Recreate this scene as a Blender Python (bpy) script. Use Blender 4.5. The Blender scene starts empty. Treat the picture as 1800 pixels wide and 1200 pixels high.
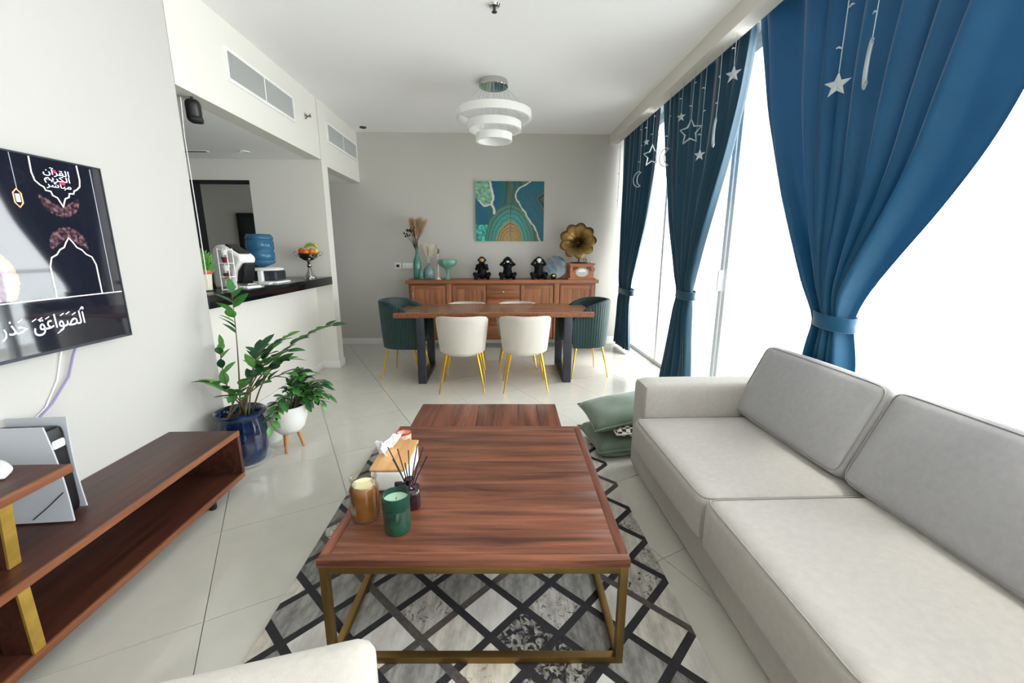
import bpy, bmesh, math, random
from mathutils import Vector, Matrix
import numpy as np
random.seed(7)
PI = math.pi
SC = bpy.context.scene
COL = SC.collection

# ------------------------------------------------------------------ camera
cd = bpy.data.cameras.new('camera'); cam = bpy.data.objects.new('camera', cd); COL.objects.link(cam)
cd.sensor_width = 36.0; cd.lens = 14.8; cd.clip_start = 0.05; cd.clip_end = 300
Rr = ((0.999316658, 0.007252542, -0.036243864, 0.0),
      (-0.036957973, 0.211188414, -0.976746416, 0.0),
      (0.000570389, 0.977418464, 0.211312140, 1.385), (0, 0, 0, 1))
cam.matrix_world = Matrix(Rr)
SC.camera = cam

# ------------------------------------------------------------------ light
SC.view_settings.view_transform = 'Standard'; SC.view_settings.look = 'None'
SC.view_settings.exposure = 1.15; SC.view_settings.gamma = 1.0
SC.view_settings.use_curve_mapping = False
W = bpy.data.worlds.new('hazy_sky'); SC.world = W; W.use_nodes = True
wn = W.node_tree.nodes; wl = W.node_tree.links
bg = wn['Background']; bg.inputs[0].default_value = (0.98, 0.985, 1.0, 1); bg.inputs[1].default_value = 4.6
sd = bpy.data.lights.new('sun', 'SUN'); sun = bpy.data.objects.new('sun', sd); COL.objects.link(sun)
sd.energy = 3.0; sd.angle = math.radians(8); sd.color = (1, 0.96, 0.9)
sun.rotation_euler = (math.radians(22), 0, math.radians(60))
def portal(name, loc, rot, sx, sy):
    l = bpy.data.lights.new(name, 'AREA'); o = bpy.data.objects.new(name, l); COL.objects.link(o)
    l.shape = 'RECTANGLE'; l.size = sx; l.size_y = sy; l.cycles.is_portal = True
    o.location = loc; o.rotation_euler = rot
portal('window_portal', (2.12, 1.9, 1.5), (0, math.radians(90), 0), 2.95, 8.7)

# ------------------------------------------------------------------ materials
def lin(c):
    if isinstance(c, str):
        c = tuple(int(c[i:i+2], 16)/255 for i in (0, 2, 4))
    return tuple((x/12.92 if x <= .04045 else ((x+.055)/1.055)**2.4) for x in c)+(1.0,)
def nset(n, k, v):
    if k in n.inputs: n.inputs[k].default_value = v
def mat(name, col, rough=.5, metal=0.0, bump=0.0, bscale=60, spec=.5, sheen=0.0, var=0.0, vscale=6, coat=0.0, stretch=None, emit=0.0, col2=None, trans=0.0):
    m = bpy.data.materials.new(name); m.use_nodes = True
    nt = m.node_tree; N = nt.nodes; L = nt.links; b = N['Principled BSDF']
    c = lin(col); b.inputs['Base Color'].default_value = c
    nset(b, 'Roughness', rough); nset(b, 'Metallic', metal); nset(b, 'Specular IOR Level', spec)
    nset(b, 'Sheen Weight', sheen); nset(b, 'Coat Weight', coat); nset(b, 'Sheen Roughness', .4)
    if emit: nset(b, 'Emission Color', c); nset(b, 'Emission Strength', emit)
    if bump or var or col2:
        tc = N.new('ShaderNodeTexCoord'); src = tc.outputs['Object']
        if stretch:
            mp = N.new('ShaderNodeMapping'); mp.inputs['Scale'].default_value = stretch
            L.new(src, mp.inputs[0]); src = mp.outputs[0]
    if var or col2:
        n1 = N.new('ShaderNodeTexNoise'); n1.inputs['Scale'].default_value = vscale; n1.inputs['Detail'].default_value = 5
        L.new(src, n1.inputs['Vector'])
        r = N.new('ShaderNodeValToRGB')
        a = c if col2 is None else lin(col2)
        k = 1-var if col2 is None else 1
        r.color_ramp.elements[0].position = .36; r.color_ramp.elements[1].position = .66
        r.color_ramp.elements[0].color = (a[0]*k, a[1]*k, a[2]*k, 1); r.color_ramp.elements[1].color = c
        L.new(n1.outputs['Fac'], r.inputs[0]); L.new(r.outputs[0], b.inputs['Base Color'])
    if bump:
        n2 = N.new('ShaderNodeTexNoise'); n2.inputs['Scale'].default_value = bscale; n2.inputs['Detail'].default_value = 3
        L.new(src, n2.inputs['Vector'])
        bp = N.new('ShaderNodeBump'); bp.inputs['Strength'].default_value = bump; bp.inputs['Distance'].default_value = .003
        L.new(n2.outputs['Fac'], bp.inputs['Height']); L.new(bp.outputs[0], b.inputs['Normal'])
    if trans:
        out = N['Material Output']; tr = N.new('ShaderNodeBsdfTranslucent'); tr.inputs[0].default_value = c
        mx = N.new('ShaderNodeMixShader'); mx.inputs[0].default_value = trans
        L.new(b.outputs[0], mx.inputs[1]); L.new(tr.outputs[0], mx.inputs[2]); L.new(mx.outputs[0], out.inputs[0])
    return m
def wood(name, dark, light, axis='X', scale=1.0, rough=.4, knots=0.0, coat=0.0):
    """straight grained wood, grain along the given object axis; each object gets its own offset"""
    m = bpy.data.materials.new(name); m.use_nodes = True
    nt = m.node_tree; N = nt.nodes; L = nt.links; b = N['Principled BSDF']
    tc = N.new('ShaderNodeTexCoord'); mp = N.new('ShaderNodeMapping')
    s = {'X': (1.2, 22, 22), 'Y': (22, 1.2, 22), 'Z': (22, 22, 1.2)}[axis]
    mp.inputs['Scale'].default_value = tuple(q*scale for q in s)
    oi = N.new('ShaderNodeObjectInfo'); vm = N.new('ShaderNodeVectorMath'); vm.operation = 'SCALE'
    cb = N.new('ShaderNodeCombineXYZ')
    for i in range(3): L.new(oi.outputs['Random'], cb.inputs[i])
    L.new(cb.outputs[0], vm.inputs[0]); vm.inputs['Scale'].default_value = 37.0
    ad = N.new('ShaderNodeVectorMath'); ad.operation = 'ADD'
    L.new(tc.outputs['Object'], mp.inputs[0]); L.new(mp.outputs[0], ad.inputs[0]); L.new(vm.outputs[0], ad.inputs[1])
    n1 = N.new('ShaderNodeTexNoise'); n1.inputs['Scale'].default_value = 1.6; n1.inputs['Detail'].default_value = 7
    n1.inputs['Roughness'].default_value = .62; n1.inputs['Distortion'].default_value = .7
    L.new(ad.outputs[0], n1.inputs['Vector'])
    r = N.new('ShaderNodeValToRGB'); e = r.color_ramp.elements
    e[0].position = .30; e[1].position = .72; e[0].color = lin(dark); e[1].color = lin(light)
    L.new(n1.outputs['Fac'], r.inputs[0])
    hs = N.new('ShaderNodeHueSaturation'); mr = N.new('ShaderNodeMapRange')
    mr.inputs['To Min'].default_value = .86; mr.inputs['To Max'].default_value = 1.14
    L.new(oi.outputs['Random'], mr.inputs[0]); L.new(mr.outputs[0], hs.inputs['Value']); L.new(r.outputs[0], hs.inputs['Color'])
    L.new(hs.outputs[0], b.inputs['Base Color'])
    nset(b, 'Roughness', rough); nset(b, 'Coat Weight', coat); nset(b, 'Specular IOR Level', .4)
    bp = N.new('ShaderNodeBump'); bp.inputs['Strength'].default_value = .25; bp.inputs['Distance'].default_value = .002
    L.new(n1.outputs['Fac'], bp.inputs['Height']); L.new(bp.outputs[0], b.inputs['Normal'])
    return m
def glass(name, tint, rough=.03, gloss=1.0, solid=0.0):
    m = bpy.data.materials.new(name); m.use_nodes = True
    nt = m.node_tree; N = nt.nodes; L = nt.links; N.remove(N['Principled BSDF']); out = N['Material Output']
    t = N.new('ShaderNodeBsdfTransparent'); t.inputs[0].default_value = lin(tint)
    g = N.new('ShaderNodeBsdfGlossy'); g.inputs['Roughness'].default_value = rough
    fr = N.new('ShaderNodeFresnel'); fr.inputs[0].default_value = 1.3
    mu = N.new('ShaderNodeMath'); mu.operation = 'MULTIPLY'; mu.inputs[1].default_value = gloss
    L.new(fr.outputs[0], mu.inputs[0])
    mx = N.new('ShaderNodeMixShader'); L.new(mu.outputs[0], mx.inputs[0])
    L.new(t.outputs[0], mx.inputs[1]); L.new(g.outputs[0], mx.inputs[2])
    last = mx
    if solid:
        d = N.new('ShaderNodeBsdfPrincipled'); d.inputs['Base Color'].default_value = lin(tint); nset(d, 'Roughness', .15)
        m2 = N.new('ShaderNodeMixShader'); m2.inputs[0].default_value = solid
        L.new(mx.outputs[0], m2.inputs[1]); L.new(d.outputs[0], m2.inputs[2]); last = m2
    L.new(last.outputs[0], out.inputs[0])
    return m
def attr_mat(name, rough=.3, emit=0.0, coat=0.0, spec=.5):
    m = bpy.data.materials.new(name); m.use_nodes = True
    N = m.node_tree.nodes; L = m.node_tree.links; b = N['Principled BSDF']
    a = N.new('ShaderNodeVertexColor'); a.layer_name = 'Col'
    nset(b, 'Roughness', rough); nset(b, 'Coat Weight', coat); nset(b, 'Specular IOR Level', spec)
    if emit:
        b.inputs['Base Color'].default_value = (.01, .01, .012, 1)
        L.new(a.outputs[0], b.inputs['Emission Color']); nset(b, 'Emission Strength', emit)
    else:
        L.new(a.outputs[0], b.inputs['Base Color'])
    return m

M = {}
M['wall'] = mat('wall_paint', 'e2dfd7', .75, bump=.05, bscale=180)
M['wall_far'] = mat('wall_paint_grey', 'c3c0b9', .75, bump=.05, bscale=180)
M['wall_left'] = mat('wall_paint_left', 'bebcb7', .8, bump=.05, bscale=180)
M['ceiling'] = mat('ceiling_paint', 'f3f3f2', .85, bump=.03, bscale=150)
M['tile'] = mat('polished_tile', 'd0cdc3', .07, spec=.55, var=.04, vscale=9, bump=0)
M['grout'] = mat('grout', '7c7970', .8, bump=.1)
M['skirting'] = mat('white_gloss_trim', 'e8e7e3', .35, bump=.01)
M['white'] = mat('white_lacquer', 'eeeeea', .35, bump=.01)
M['frame'] = mat('window_frame_white', 'e9ecef', .35, bump=.01)
M['black_stone'] = mat('black_granite', '0d0f13', .12, spec=.5, var=.4, vscale=160)
M['black'] = mat('black_plastic', '0b0c10', .35, bump=.02)
M['blackmatte'] = mat('black_rubber', '14141a', .6, bump=.05)
M['walnut_x'] = wood('walnut_grain_x', '40231a', '8d573f', 'X', 1.0, .33)
M['walnut_y'] = wood('walnut_grain_y', '41221a', '8b523d', 'Y', 1.0, .33)
M['unit_y'] = wood('dark_walnut_y', '2d1712', '5a3427', 'Y', .9, .4)
M['unit_edge'] = wood('walnut_edge', '6f3f2b', '96603f', 'Y', .9, .4)
M['side_z'] = wood('sideboard_wood_z', '6d3f27', 'a66b45', 'Z', .8, .45)
M['side_x'] = wood('sideboard_wood_x', '6a3c26', 'a2663f', 'X', .8, .4)
M['dine_x'] = wood('dining_wood_x', '6b4028', 'a2714c', 'X', .8, .25, coat=.4)
M['gold'] = mat('brushed_gold', 'b08a45', .3, metal=1, bump=.05, bscale=200)
M['brass'] = mat('aged_brass', '8f7344', .38, metal=.9, bump=.06, bscale=200, var=.2)
M['goldbright'] = mat('polished_gold', 'dcae3c', .22, metal=1, bump=.01)
M['goldflat'] = mat('matte_gold', 'c7a24a', .45, metal=.55, var=.2, vscale=20)
M['steel'] = mat('dark_steel', '43474f', .42, metal=.6, bump=.1, bscale=90, var=.25, vscale=12)
M['chrome'] = mat('polished_silver', 'c9c6c2', .12, metal=1, bump=.01)
M['sofa'] = mat('sofa_linen', 'b2ada6', .9, bump=.5, bscale=420, sheen=.25, var=.07, vscale=40)
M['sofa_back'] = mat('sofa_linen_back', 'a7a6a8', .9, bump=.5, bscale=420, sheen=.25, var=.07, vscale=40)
M['ottoman'] = mat('ottoman_linen', 'c6c1b8', .9, bump=.5, bscale=380, sheen=.2, var=.06, vscale=50)
M['piping'] = mat('sofa_piping', '96918b', .9, bump=.2)
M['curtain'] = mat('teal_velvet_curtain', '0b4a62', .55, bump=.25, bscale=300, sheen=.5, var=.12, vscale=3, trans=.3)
M['curtain_near'] = mat('teal_velvet_curtain_backlit', '19648c', .5, bump=.25, bscale=300, sheen=.5, var=.12, vscale=3, trans=.34)  # same teal velvet as the others, backlight painted in as lighter, bluer colour
M['tie'] = mat('teal_velvet_tie', '15506c', .55, bump=.25, bscale=300, sheen=.5)
M['green'] = mat('green_velvet', '04302e', .6, bump=.2, bscale=250, sheen=.08, var=.2, vscale=8)
M['cush'] = mat('sage_velvet', '667a66', .5, bump=.2, bscale=60, sheen=.6, var=.3, vscale=7)
M['cream'] = mat('cream_boucle', 'c9c3b8', .85, bump=.4, bscale=180, sheen=.3)
M['leaf'] = mat('leaf_green', '3f7f33', .35, var=.5, vscale=18, spec=.5, col2='1f5424')
M['leaf2'] = mat('leaf_light_green', '78ab4c', .38, spec=.5, col2='2f7a33', vscale=22)
M['leafdark'] = mat('leaf_dark', '1f4f2c', .4, spec=.5, var=.3, vscale=22)
M['stem'] = mat('stem_brown', '5d5638', .6, bump=.2)
M['soil'] = mat('soil', '2b2019', .95, bump=1, bscale=120)
M['bluepot'] = mat('blue_glaze', '0e2a55', .12, spec=.6, col2='050f2a', vscale=14, coat=.6)
M['whitepot'] = mat('white_ceramic', 'e9e9e6', .3, bump=.02)
M['legwood'] = mat('beech', 'c68d5f', .5, var=.15, vscale=30, stretch=(1, 1, .2))
M['glass'] = glass('window_glass', 'fbfdfd', .0, .6)
M['aqua'] = glass('aqua_glass', 'a9ddd3', .04, 1.0, .22)
M['aquapale'] = glass('pale_aqua_glass', 'c9e4e4', .04, 1.0, .2)
M['mint'] = glass('mint_glass', 'a3d8c8', .08, 1.0, .4)
M['clear'] = glass('clear_glass', 'fafaf6', .03, .5, .0)
M['water'] = glass('blue_bottle_plastic', '4c90b8', .06, 1.0, .4)
M['amber'] = mat('amber_wax', '9a6230', .4, spec=.3, col2='7a4c22', vscale=14, coat=.8)
M['wax'] = mat('cream_wax', 'e8dfb9', .5, bump=.05)
M['greenglass'] = mat('green_candle_glass', '0a4a36', .1, spec=.6, col2='052a20', vscale=18, coat=.8)
M['waxg'] = mat('pale_green_wax', 'b9d8c2', .5, bump=.05)
M['plum'] = mat('plum_bottle', '2a1220', .1, spec=.6, coat=.7, var=.3)
M['reed'] = mat('black_reed', '1a1512', .7, bump=.1)
M['bamboo'] = wood('bamboo_lid', 'b98550', 'd6a873', 'Y', .6, .45)
M['tissue'] = mat('tissue_paper', 'e9ebf0', .8, bump=.1)
M['redcup'] = mat('red_glaze', 'b53a2c', .2, coat=.5, bump=.01)
M['hidedark'] = mat('charcoal_hide', '26252a', .75, bump=.5, bscale=200, var=.35, vscale=60)
M['hidebrown'] = mat('brown_grey_hide', '57504e', .75, bump=.5, bscale=200, var=.35, vscale=60)
M['darkroom'] = mat('mirror_dark', '2b3535', .15, bump=.01)
M['aluminium'] = mat('grille_aluminium', 'aeb0ae', .4, metal=.3, bump=.02)
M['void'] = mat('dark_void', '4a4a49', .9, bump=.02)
M['velblack'] = mat('black_resin', '030508', .6, bump=.2, bscale=90, spec=.2)
M['rim'] = mat('pearl_glass', 'dfe5e6', .15, coat=.5, bump=.01)
M['pampas'] = mat('pampas_beige', 'bf9f7c', .95, var=.3, vscale=60)
M['pampaswhite'] = mat('pampas_white', 'ddd6c4', .95, var=.1, vscale=60)
M['seed'] = mat('dark_seedhead', '2a211e', .9, bump=.3)
M['star'] = mat('clear_star_plastic', 'b9c4ca', .2, spec=.8)
M['wire'] = mat('pale_wire', 'b7c7cf', .4, bump=.01)
M['balcony'] = mat('balcony_tile', 'cfcdc6', .6, var=.05)
M['rail'] = mat('balcony_rail_metal', 'c4c7ca', .35, metal=.6, bump=.01)
M['terracotta'] = mat('terracotta', 'b3644a', .7, bump=.2)
M['creampot'] = mat('cream_pot', 'd8cdb6', .7, bump=.1)

# ------------------------------------------------------------------ geometry kit
class G:
    def __init__(s): s.v = []; s.f = []; s.c = None
    def add(s, vs, fs):
        o = len(s.v); s.v += [tuple(p) for p in vs]; s.f += [tuple(i+o for i in f) for f in fs]; return s
    def box(s, x0, x1, y0, y1, z0, z1, bev=0.0, Mx=None):
        if bev > 0:
            bm = bmesh.new(); bmesh.ops.create_cube(bm, size=1)
            for v in bm.verts: v.co = ((x0+x1)/2+v.co.x*(x1-x0), (y0+y1)/2+v.co.y*(y1-y0), (z0+z1)/2+v.co.z*(z1-z0))
            bmesh.ops.bevel(bm, geom=bm.edges[:]+bm.verts[:], offset=bev, segments=2, affect='EDGES', profile=.6)
            return s.bm(bm, Mx)
        P = [(x, y, z) for z in (z0, z1) for x, y in ((x0, y0), (x1, y0), (x1, y1), (x0, y1))]
        if Mx: P = [Mx @ Vector(p) for p in P]
        return s.add(P, [(3, 2, 1, 0), (4, 5, 6, 7), (0, 1, 5, 4), (1, 2, 6, 5), (2, 3, 7, 6), (3, 0, 4, 7)])
    def bm(s, bm, Mx=None):
        bm.verts.ensure_lookup_table()
        P = [(Mx @ v.co) if Mx else v.co.copy() for v in bm.verts]
        F = [[v.index for v in f.verts] for f in bm.faces]
        bm.free(); return s.add(P, F)
    def lathe(s, prof, n=28, Mx=None, mod=None, cap0=True, cap1=True):
        P = []; F = []; k = len(prof)
        for i, (r, z) in enumerate(prof):
            for j in range(n):
                a = 2*PI*j/n; rr = r*(mod(a, i/(k-1)) if mod else 1)
                p = Vector((rr*math.cos(a), rr*math.sin(a), z)); P.append(Mx @ p if Mx else p)
        for i in range(k-1):
            for j in range(n):
                F.append((i*n+j, i*n+(j+1) % n, (i+1)*n+(j+1) % n, (i+1)*n+j))
        if cap0 and prof[0][0] > 1e-5: F.append(tuple(range(n))[::-1])
        if cap1 and prof[-1][0] > 1e-5: F.append(tuple((k-1)*n+j for j in range(n)))
        return s.add(P, F)
    def tube(s, path, rad, n=8, closed=False):
        path = [Vector(p) for p in path]; k = len(path)
        if not hasattr(rad, '__len__'): rad = [rad]*k
        P = []; F = []; up = None
        for i, p in enumerate(path):
            if closed: t = path[(i+1) % k]-path[i-1]
            else: t = path[min(i+1, k-1)]-path[max(i-1, 0)]
            if t.length < 1e-9: t = Vector((0, 0, 1))
            t.normalize()
            if up is None: up = Vector((0, 0, 1)) if abs(t.z) < .9 else Vector((1, 0, 0))
            a = t.cross(up)
            if a.length < 1e-6: a = t.orthogonal()
            a.normalize(); b = a.cross(t); up = b
            for j in range(n):
                q = 2*PI*j/n; P.append(p+(a*math.cos(q)+b*math.sin(q))*rad[i])
        for i in range(k if closed else k-1):
            for j in range(n):
                i2 = (i+1) % k
                F.append((i*n+j, i*n+(j+1) % n, i2*n+(j+1) % n, i2*n+j))
        if not closed: F.append(tuple(range(n))[::-1]); F.append(tuple((k-1)*n+j for j in range(n)))
        return s.add(P, F)
    def ball(s, c, r, seg=14, rings=9, Mx=None):
        bm = bmesh.new(); bmesh.ops.create_uvsphere(bm, u_segments=seg, v_segments=rings, radius=1)
        if not hasattr(r, '__len__'): r = (r, r, r)
        for v in bm.verts: v.co = (v.co.x*r[0], v.co.y*r[1], v.co.z*r[2])
        T = Matrix.Translation(c) @ (Mx if Mx else Matrix.Identity(4))
        return s.bm(bm, T)
    def prism(s, poly, z0, z1, Mx=None):
        n = len(poly); P = [Vector((x, y, z0)) for x, y in poly]+[Vector((x, y, z1)) for x, y in poly]
        if Mx: P = [Mx @ p for p in P]
        F = [tuple(range(n))[::-1], tuple(range(n, 2*n))]+[(i, (i+1) % n, n+(i+1) % n, n+i) for i in range(n)]
        return s.add(P, F)
    def soft(s, c, size, r, n=9, puff=(0, 0, 0), Mx=None, warp=None):
        """rounded, slightly stuffed block"""
        bm = bmesh.new(); bmesh.ops.create_cube(bm, size=2)
        bmesh.ops.subdivide_edges(bm, edges=bm.edges[:], cuts=n, use_grid_fill=True)
        h = Vector(size)/2
        for v in bm.verts:
            p = Vector([math.copysign(abs(q)**.6, q) for q in v.co]); o = v.co.copy()
            q = Vector([p[i]*h[i] for i in range(3)])
            cl = Vector([max(-(h[i]-r), min(h[i]-r, q[i])) for i in range(3)])
            d = q-cl
            if d.length > 1e-9: q = cl+d.normalized()*r
            for i in range(3):
                if puff[i]:
                    a, b2 = p[(i+1) % 3], p[(i+2) % 3]
                    q[i] += puff[i]*p[i]*(1-a*a)*(1-b2*b2)
            if warp: q = warp(q)
            v.co = q+Vector(c)
        return s.bm(bm, Mx)

def finish(me, ang):
    if ang:
        me.polygons.foreach_set('use_smooth', [True]*len(me.polygons))
        try: me.set_sharp_from_angle(angle=math.radians(ang))
        except Exception: pass
def mesh(name, g, m=None, ang=35, fixn=True):
    me = bpy.data.meshes.new(name); me.from_pydata(g.v, [], g.f)
    if fixn:
        bm = bmesh.new(); bm.from_mesh(me); bmesh.ops.recalc_face_normals(bm, faces=bm.faces[:]); bm.to_mesh(me); bm.free()
    me.update(); finish(me, ang)
    if m: me.materials.append(m)
    return me
def link(name, me, parent=None):
    o = bpy.data.objects.new(name, me); COL.objects.link(o)
    if parent is not None: o.parent = parent
    return o
def obj(name, g, m, parent=None, ang=35, label=None):
    o = link(name, mesh(name, g, m, ang), parent)
    if label: o['label'] = label
    return o
def tag(o, label, cat, group=None):
    o['label'] = label; o['category'] = cat
    if group: o['group'] = group
    return o
def thing(name, label, cat, loc=(0, 0, 0), rz=0.0, group=None):
    o = bpy.data.objects.new(name, None); COL.objects.link(o); o.empty_display_size = .05
    o.location = loc; o.rotation_euler = (0, 0, rz); return tag(o, label, cat, group)
def struct(name, g, m, parent=None, ang=35, kind=True):
    o = obj(name, g, m, parent, ang)
    if kind and parent is None: o['kind'] = 'structure'
    return o
def kids(o): return [c for c in bpy.data.objects if c.parent == o]
def dup(root, loc, rz, label, group=None):
    r = root.copy(); COL.objects.link(r); r.location = loc; r.rotation_euler = (0, 0, rz); r['label'] = label
    if group: r['group'] = group
    for ch in kids(root):
        c = ch.copy(); COL.objects.link(c); c.parent = r
        for g2 in kids(ch):
            d = g2.copy(); COL.objects.link(d); d.parent = c
    return r
def B(*a, **k): return G().box(*a, **k)
def clip(poly, x0, x1, y0, y1):
    def cut(P, ins, inter):
        R = []
        for i in range(len(P)):
            a, b = P[i-1], P[i]
            if ins(b):
                if not ins(a): R.append(inter(a, b))
                R.append(b)
            elif ins(a): R.append(inter(a, b))
        return R
    def ix(x): return lambda a, b: (x, a[1]+(b[1]-a[1])*(x-a[0])/(b[0]-a[0]))
    def iy(y): return lambda a, b: (a[0]+(b[0]-a[0])*(y-a[1])/(b[1]-a[1]), y)
    for ins, it in ((lambda p: p[0] >= x0, ix(x0)), (lambda p: p[0] <= x1, ix(x1)), (lambda p: p[1] >= y0, iy(y0)), (lambda p: p[1] <= y1, iy(y1))):
        if not poly: return []
        poly = cut(poly, ins, it)
    return poly
def area(P): return abs(sum(P[i-1][0]*P[i][1]-P[i][0]*P[i-1][1] for i in range(len(P))))/2
def interp(T, z):
    """T: list (z, a) descending or ascending in z; smooth-ish interpolation"""
    T = sorted(T); zs = [t[0] for t in T]; return [float(np.interp(z, zs, [t[k] for t in T])) for k in range(1, len(T[0]))]
RX = lambda a: Matrix.Rotation(a, 4, 'X')
RY = lambda a: Matrix.Rotation(a, 4, 'Y')
RZ = lambda a: Matrix.Rotation(a, 4, 'Z')
TR = lambda *p: Matrix.Translation(p)

# ------------------------------------------------------------------ room shell
H = 2.97; YB = 6.31; YR = -2.5; XL = -1.90; XR = 1.97
floor = struct('floor', G().box(-4.6, 2.1, YR-.1, YB+.1, -.08, -.006), M['grout'])
# polished tiles laid at an angle to the walls: every tile a piece of the floor
ca, sa = math.cos(math.radians(26.6)), math.sin(math.radians(26.6))
def tw(a, b):  # a along family-1 normal, b along family-2 normal
    return (-sa*a+ca*b, ca*a+sa*b)
TS = .602; tile_full = None
for i in range(-12, 16):
    for j in range(-14, 12):
        a0 = 1.743+TS*i; b0 = -.385+TS*j; g = .0016
        P = [tw(a0+g, b0+g), tw(a0+g, b0+TS-g), tw(a0+TS-g, b0+TS-g), tw(a0+TS-g, b0+g)]
        C = clip(P, -4.5, 2.05, YR, YB)
        if len(C) < 3 or area(C) < .004: continue
        cx, cy = tw(a0+TS/2, b0+TS/2)
        if area(C) > area(P)-1e-6:
            if tile_full is None: tile_full = mesh('tile', G().prism([(x-cx, y-cy) for x, y in P], -.012, 0), M['tile'], 0)
            o = link('tile', tile_full, floor)
        else: o = obj('tile', G().prism([(x-cx, y-cy) for x, y in C], -.012, 0), M['tile'], floor, 0)
        o.location = (cx, cy, 0)
struct('ceiling', B(-2.0, 2.1, YR-.1, YB+.1, H, H+.1), M['ceiling'])
struct('wall_left', B(-2.06, XL, YR, 2.838, 0, H), M['wall_left'])
struct('wall_back', B(-4.6, 2.1, YB, YB+.12, 0, H), M['wall_far'])
struct('wall_rear', B(-2.0, 2.1, YR-.1, YR, 0, H), M['wall'])
struct('trim_1', B(-2.05, XL-.004, 2.85, 4.978, 2.353, H), M['wall'])      # bulkhead above the bar
struct('trim_2', B(-2.05, XL-.004, 5.156, YB, 2.31, H), M['wall'])          # bulkhead above the corridor
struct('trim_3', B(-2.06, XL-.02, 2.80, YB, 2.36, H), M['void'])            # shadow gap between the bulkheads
kw = G(); kw.box(-4.6, -3.36, 4.99, 5.145, 0, 2.353).box(-3.36, -2.70, 4.99, 5.145, 2.127, 2.353).box(-2.70, -2.10, 4.99, 5.145, 0, 2.36).box(-2.10, XL, 4.988, 5.145, 0, H)
struct('wall_kitchen', kw, M['wall'])
struct('wall_half', B(-2.24, -2.09, 2.84, 4.988, 0, 1.0), M['wall'])
struct('ceiling_kitchen', B(-4.6, -2.05, 2.4, 4.99, 2.353, 2.45), M['ceiling'])
struct('ceiling_corridor', B(-4.6, -2.05, 5.145, YB, 2.31, 2.45), M['ceiling'])
struct('wall_side', B(-4.7, -4.6, 2.3, YB, 0, 2.5), M['wall'])
struct('wall_front', B(-4.6, -2.06, 2.3, 2.4, 0, 2.5), M['wall'])
# door frame of the kitchen doorway
struct('trim_4', G().box(-3.40, -3.345, 4.975, 5.16, 0, 2.135).box(-3.345, -2.70, 4.98, 5.155, 2.115, 2.135), M['blackmatte'])
# skirting boards
def skirt(name, x0, x1, y0, y1): struct(name, B(x0, x1, y0, y1, 0, .09, bev=.004), M['skirting'])
skirt('baseboard_back', -4.5, 1.9, YB-.014, YB)
skirt('baseboard_half', -2.09, -2.077, 2.84, 4.975)
skirt('baseboard_column', -2.09, XL+.012, 4.975, 4.988)
skirt('baseboard_columnside', XL, XL+.012, 4.988, 5.157)
skirt('baseboard_left', XL, XL+.013, YR, 2.838)
# beam above the curtains
struct('trim_5', B(1.60, 1.72, YR, YB, 2.84, H), M['wall'])
struct('trim_6', B(1.97, 2.1, YR, YB, 2.90, H), M['wall'])

# ------------------------------------------------------------------ windows
def window(name, y0, y1, mull):
    fr = struct(name, G().box(1.97, 2.03, y0, y1, 0.0, .05, bev=.004).box(1.97, 2.03, y0, y1, 2.85, 2.90, bev=.004)
                .box(1.965, 2.035, y0, y0+.05, .05, 2.85, bev=.004).box(1.965, 2.035, y1-.05, y1, .05, 2.85, bev=.004), M['frame'])
    ys = [y0+.05]+mull+[y1-.05]
    for m_ in mull: obj('mullion', B(1.955, 2.045, m_-.03, m_+.03, .05, 2.85, bev=.004), M['frame'], fr)
    for a, b in zip(ys[:-1], ys[1:]): obj('pane', B(1.998, 2.004, a, b, .05, 2.85), M['glass'], fr)
    return fr
w1 = window('window_1', 3.63, 6.30, [5.0]); w2 = window('window_2', .95, 3.61, [2.25]); w3 = window('window_3', -2.48, .93, [-.8])
obj('handle', G().box(1.915, 1.955, 3.60, 3.62, 1.04, 1.22, bev=.006), M['frame'], w2)

# ------------------------------------------------------------------ balcony
bal = struct('floor_balcony', B(2.1, 3.6, YR-1, 8, -.12, -.02), M['balcony'])
rl = thing('balcony_railing', 'glass balcony railing with a grey metal handrail, outside the window', 'railing', (3.5, 0, -.02))
obj('handrail', B(-.035, .035, -3, 7.8, 1.06, 1.12, bev=.01), M['rail'], rl)
for y in (-2.9, -1.1, .7, 2.5, 4.3, 6.1, 7.7):
    obj('post', B(-.02, .02, y-.025, y+.025, 0, 1.06, bev=.004), M['rail'], rl)
for a, b in zip((-2.9, -1.1, .7, 2.5, 4.3, 6.1), (-1.1, .7, 2.5, 4.3, 6.1, 7.7)):
    obj('pane', B(-.006, .006, a+.03, b-.03, .06, 1.04), M['glass'], rl)
eg = thing('hanging_egg_chair', 'white wire egg chair on the balcony, faint behind the right window', 'chair', (2.95, 1.95, -.02))
base = G().tube([(.34*math.cos(a), .34*math.sin(a), .02) for a in [2*PI*i/28 for i in range(28)]], .018, 8, closed=True)
obj('base_ring', base, M['frame'], eg)
obj('pole', G().tube([(.33, 0, .02), (.45, 0, .7), (.46, 0, 1.4), (.3, 0, 1.85), (0, 0, 1.92), (0, 0, 1.66)], .018, 8), M['frame'], eg)
wires = []
for k in range(12):
    a = 2*PI*k/12; R0 = .46
    if abs(math.sin(a/2+0)) < .3: continue
    wires.append([(-.0+R0*math.sin(t)*math.cos(a+PI), R0*math.sin(t)*math.sin(a+PI), 1.08+.58*math.cos(t)) for t in [PI*i/14 for i in range(15)]])
for w_ in wires: obj('wire', G().tube(w_, .006, 6), M['frame'], eg)
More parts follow.
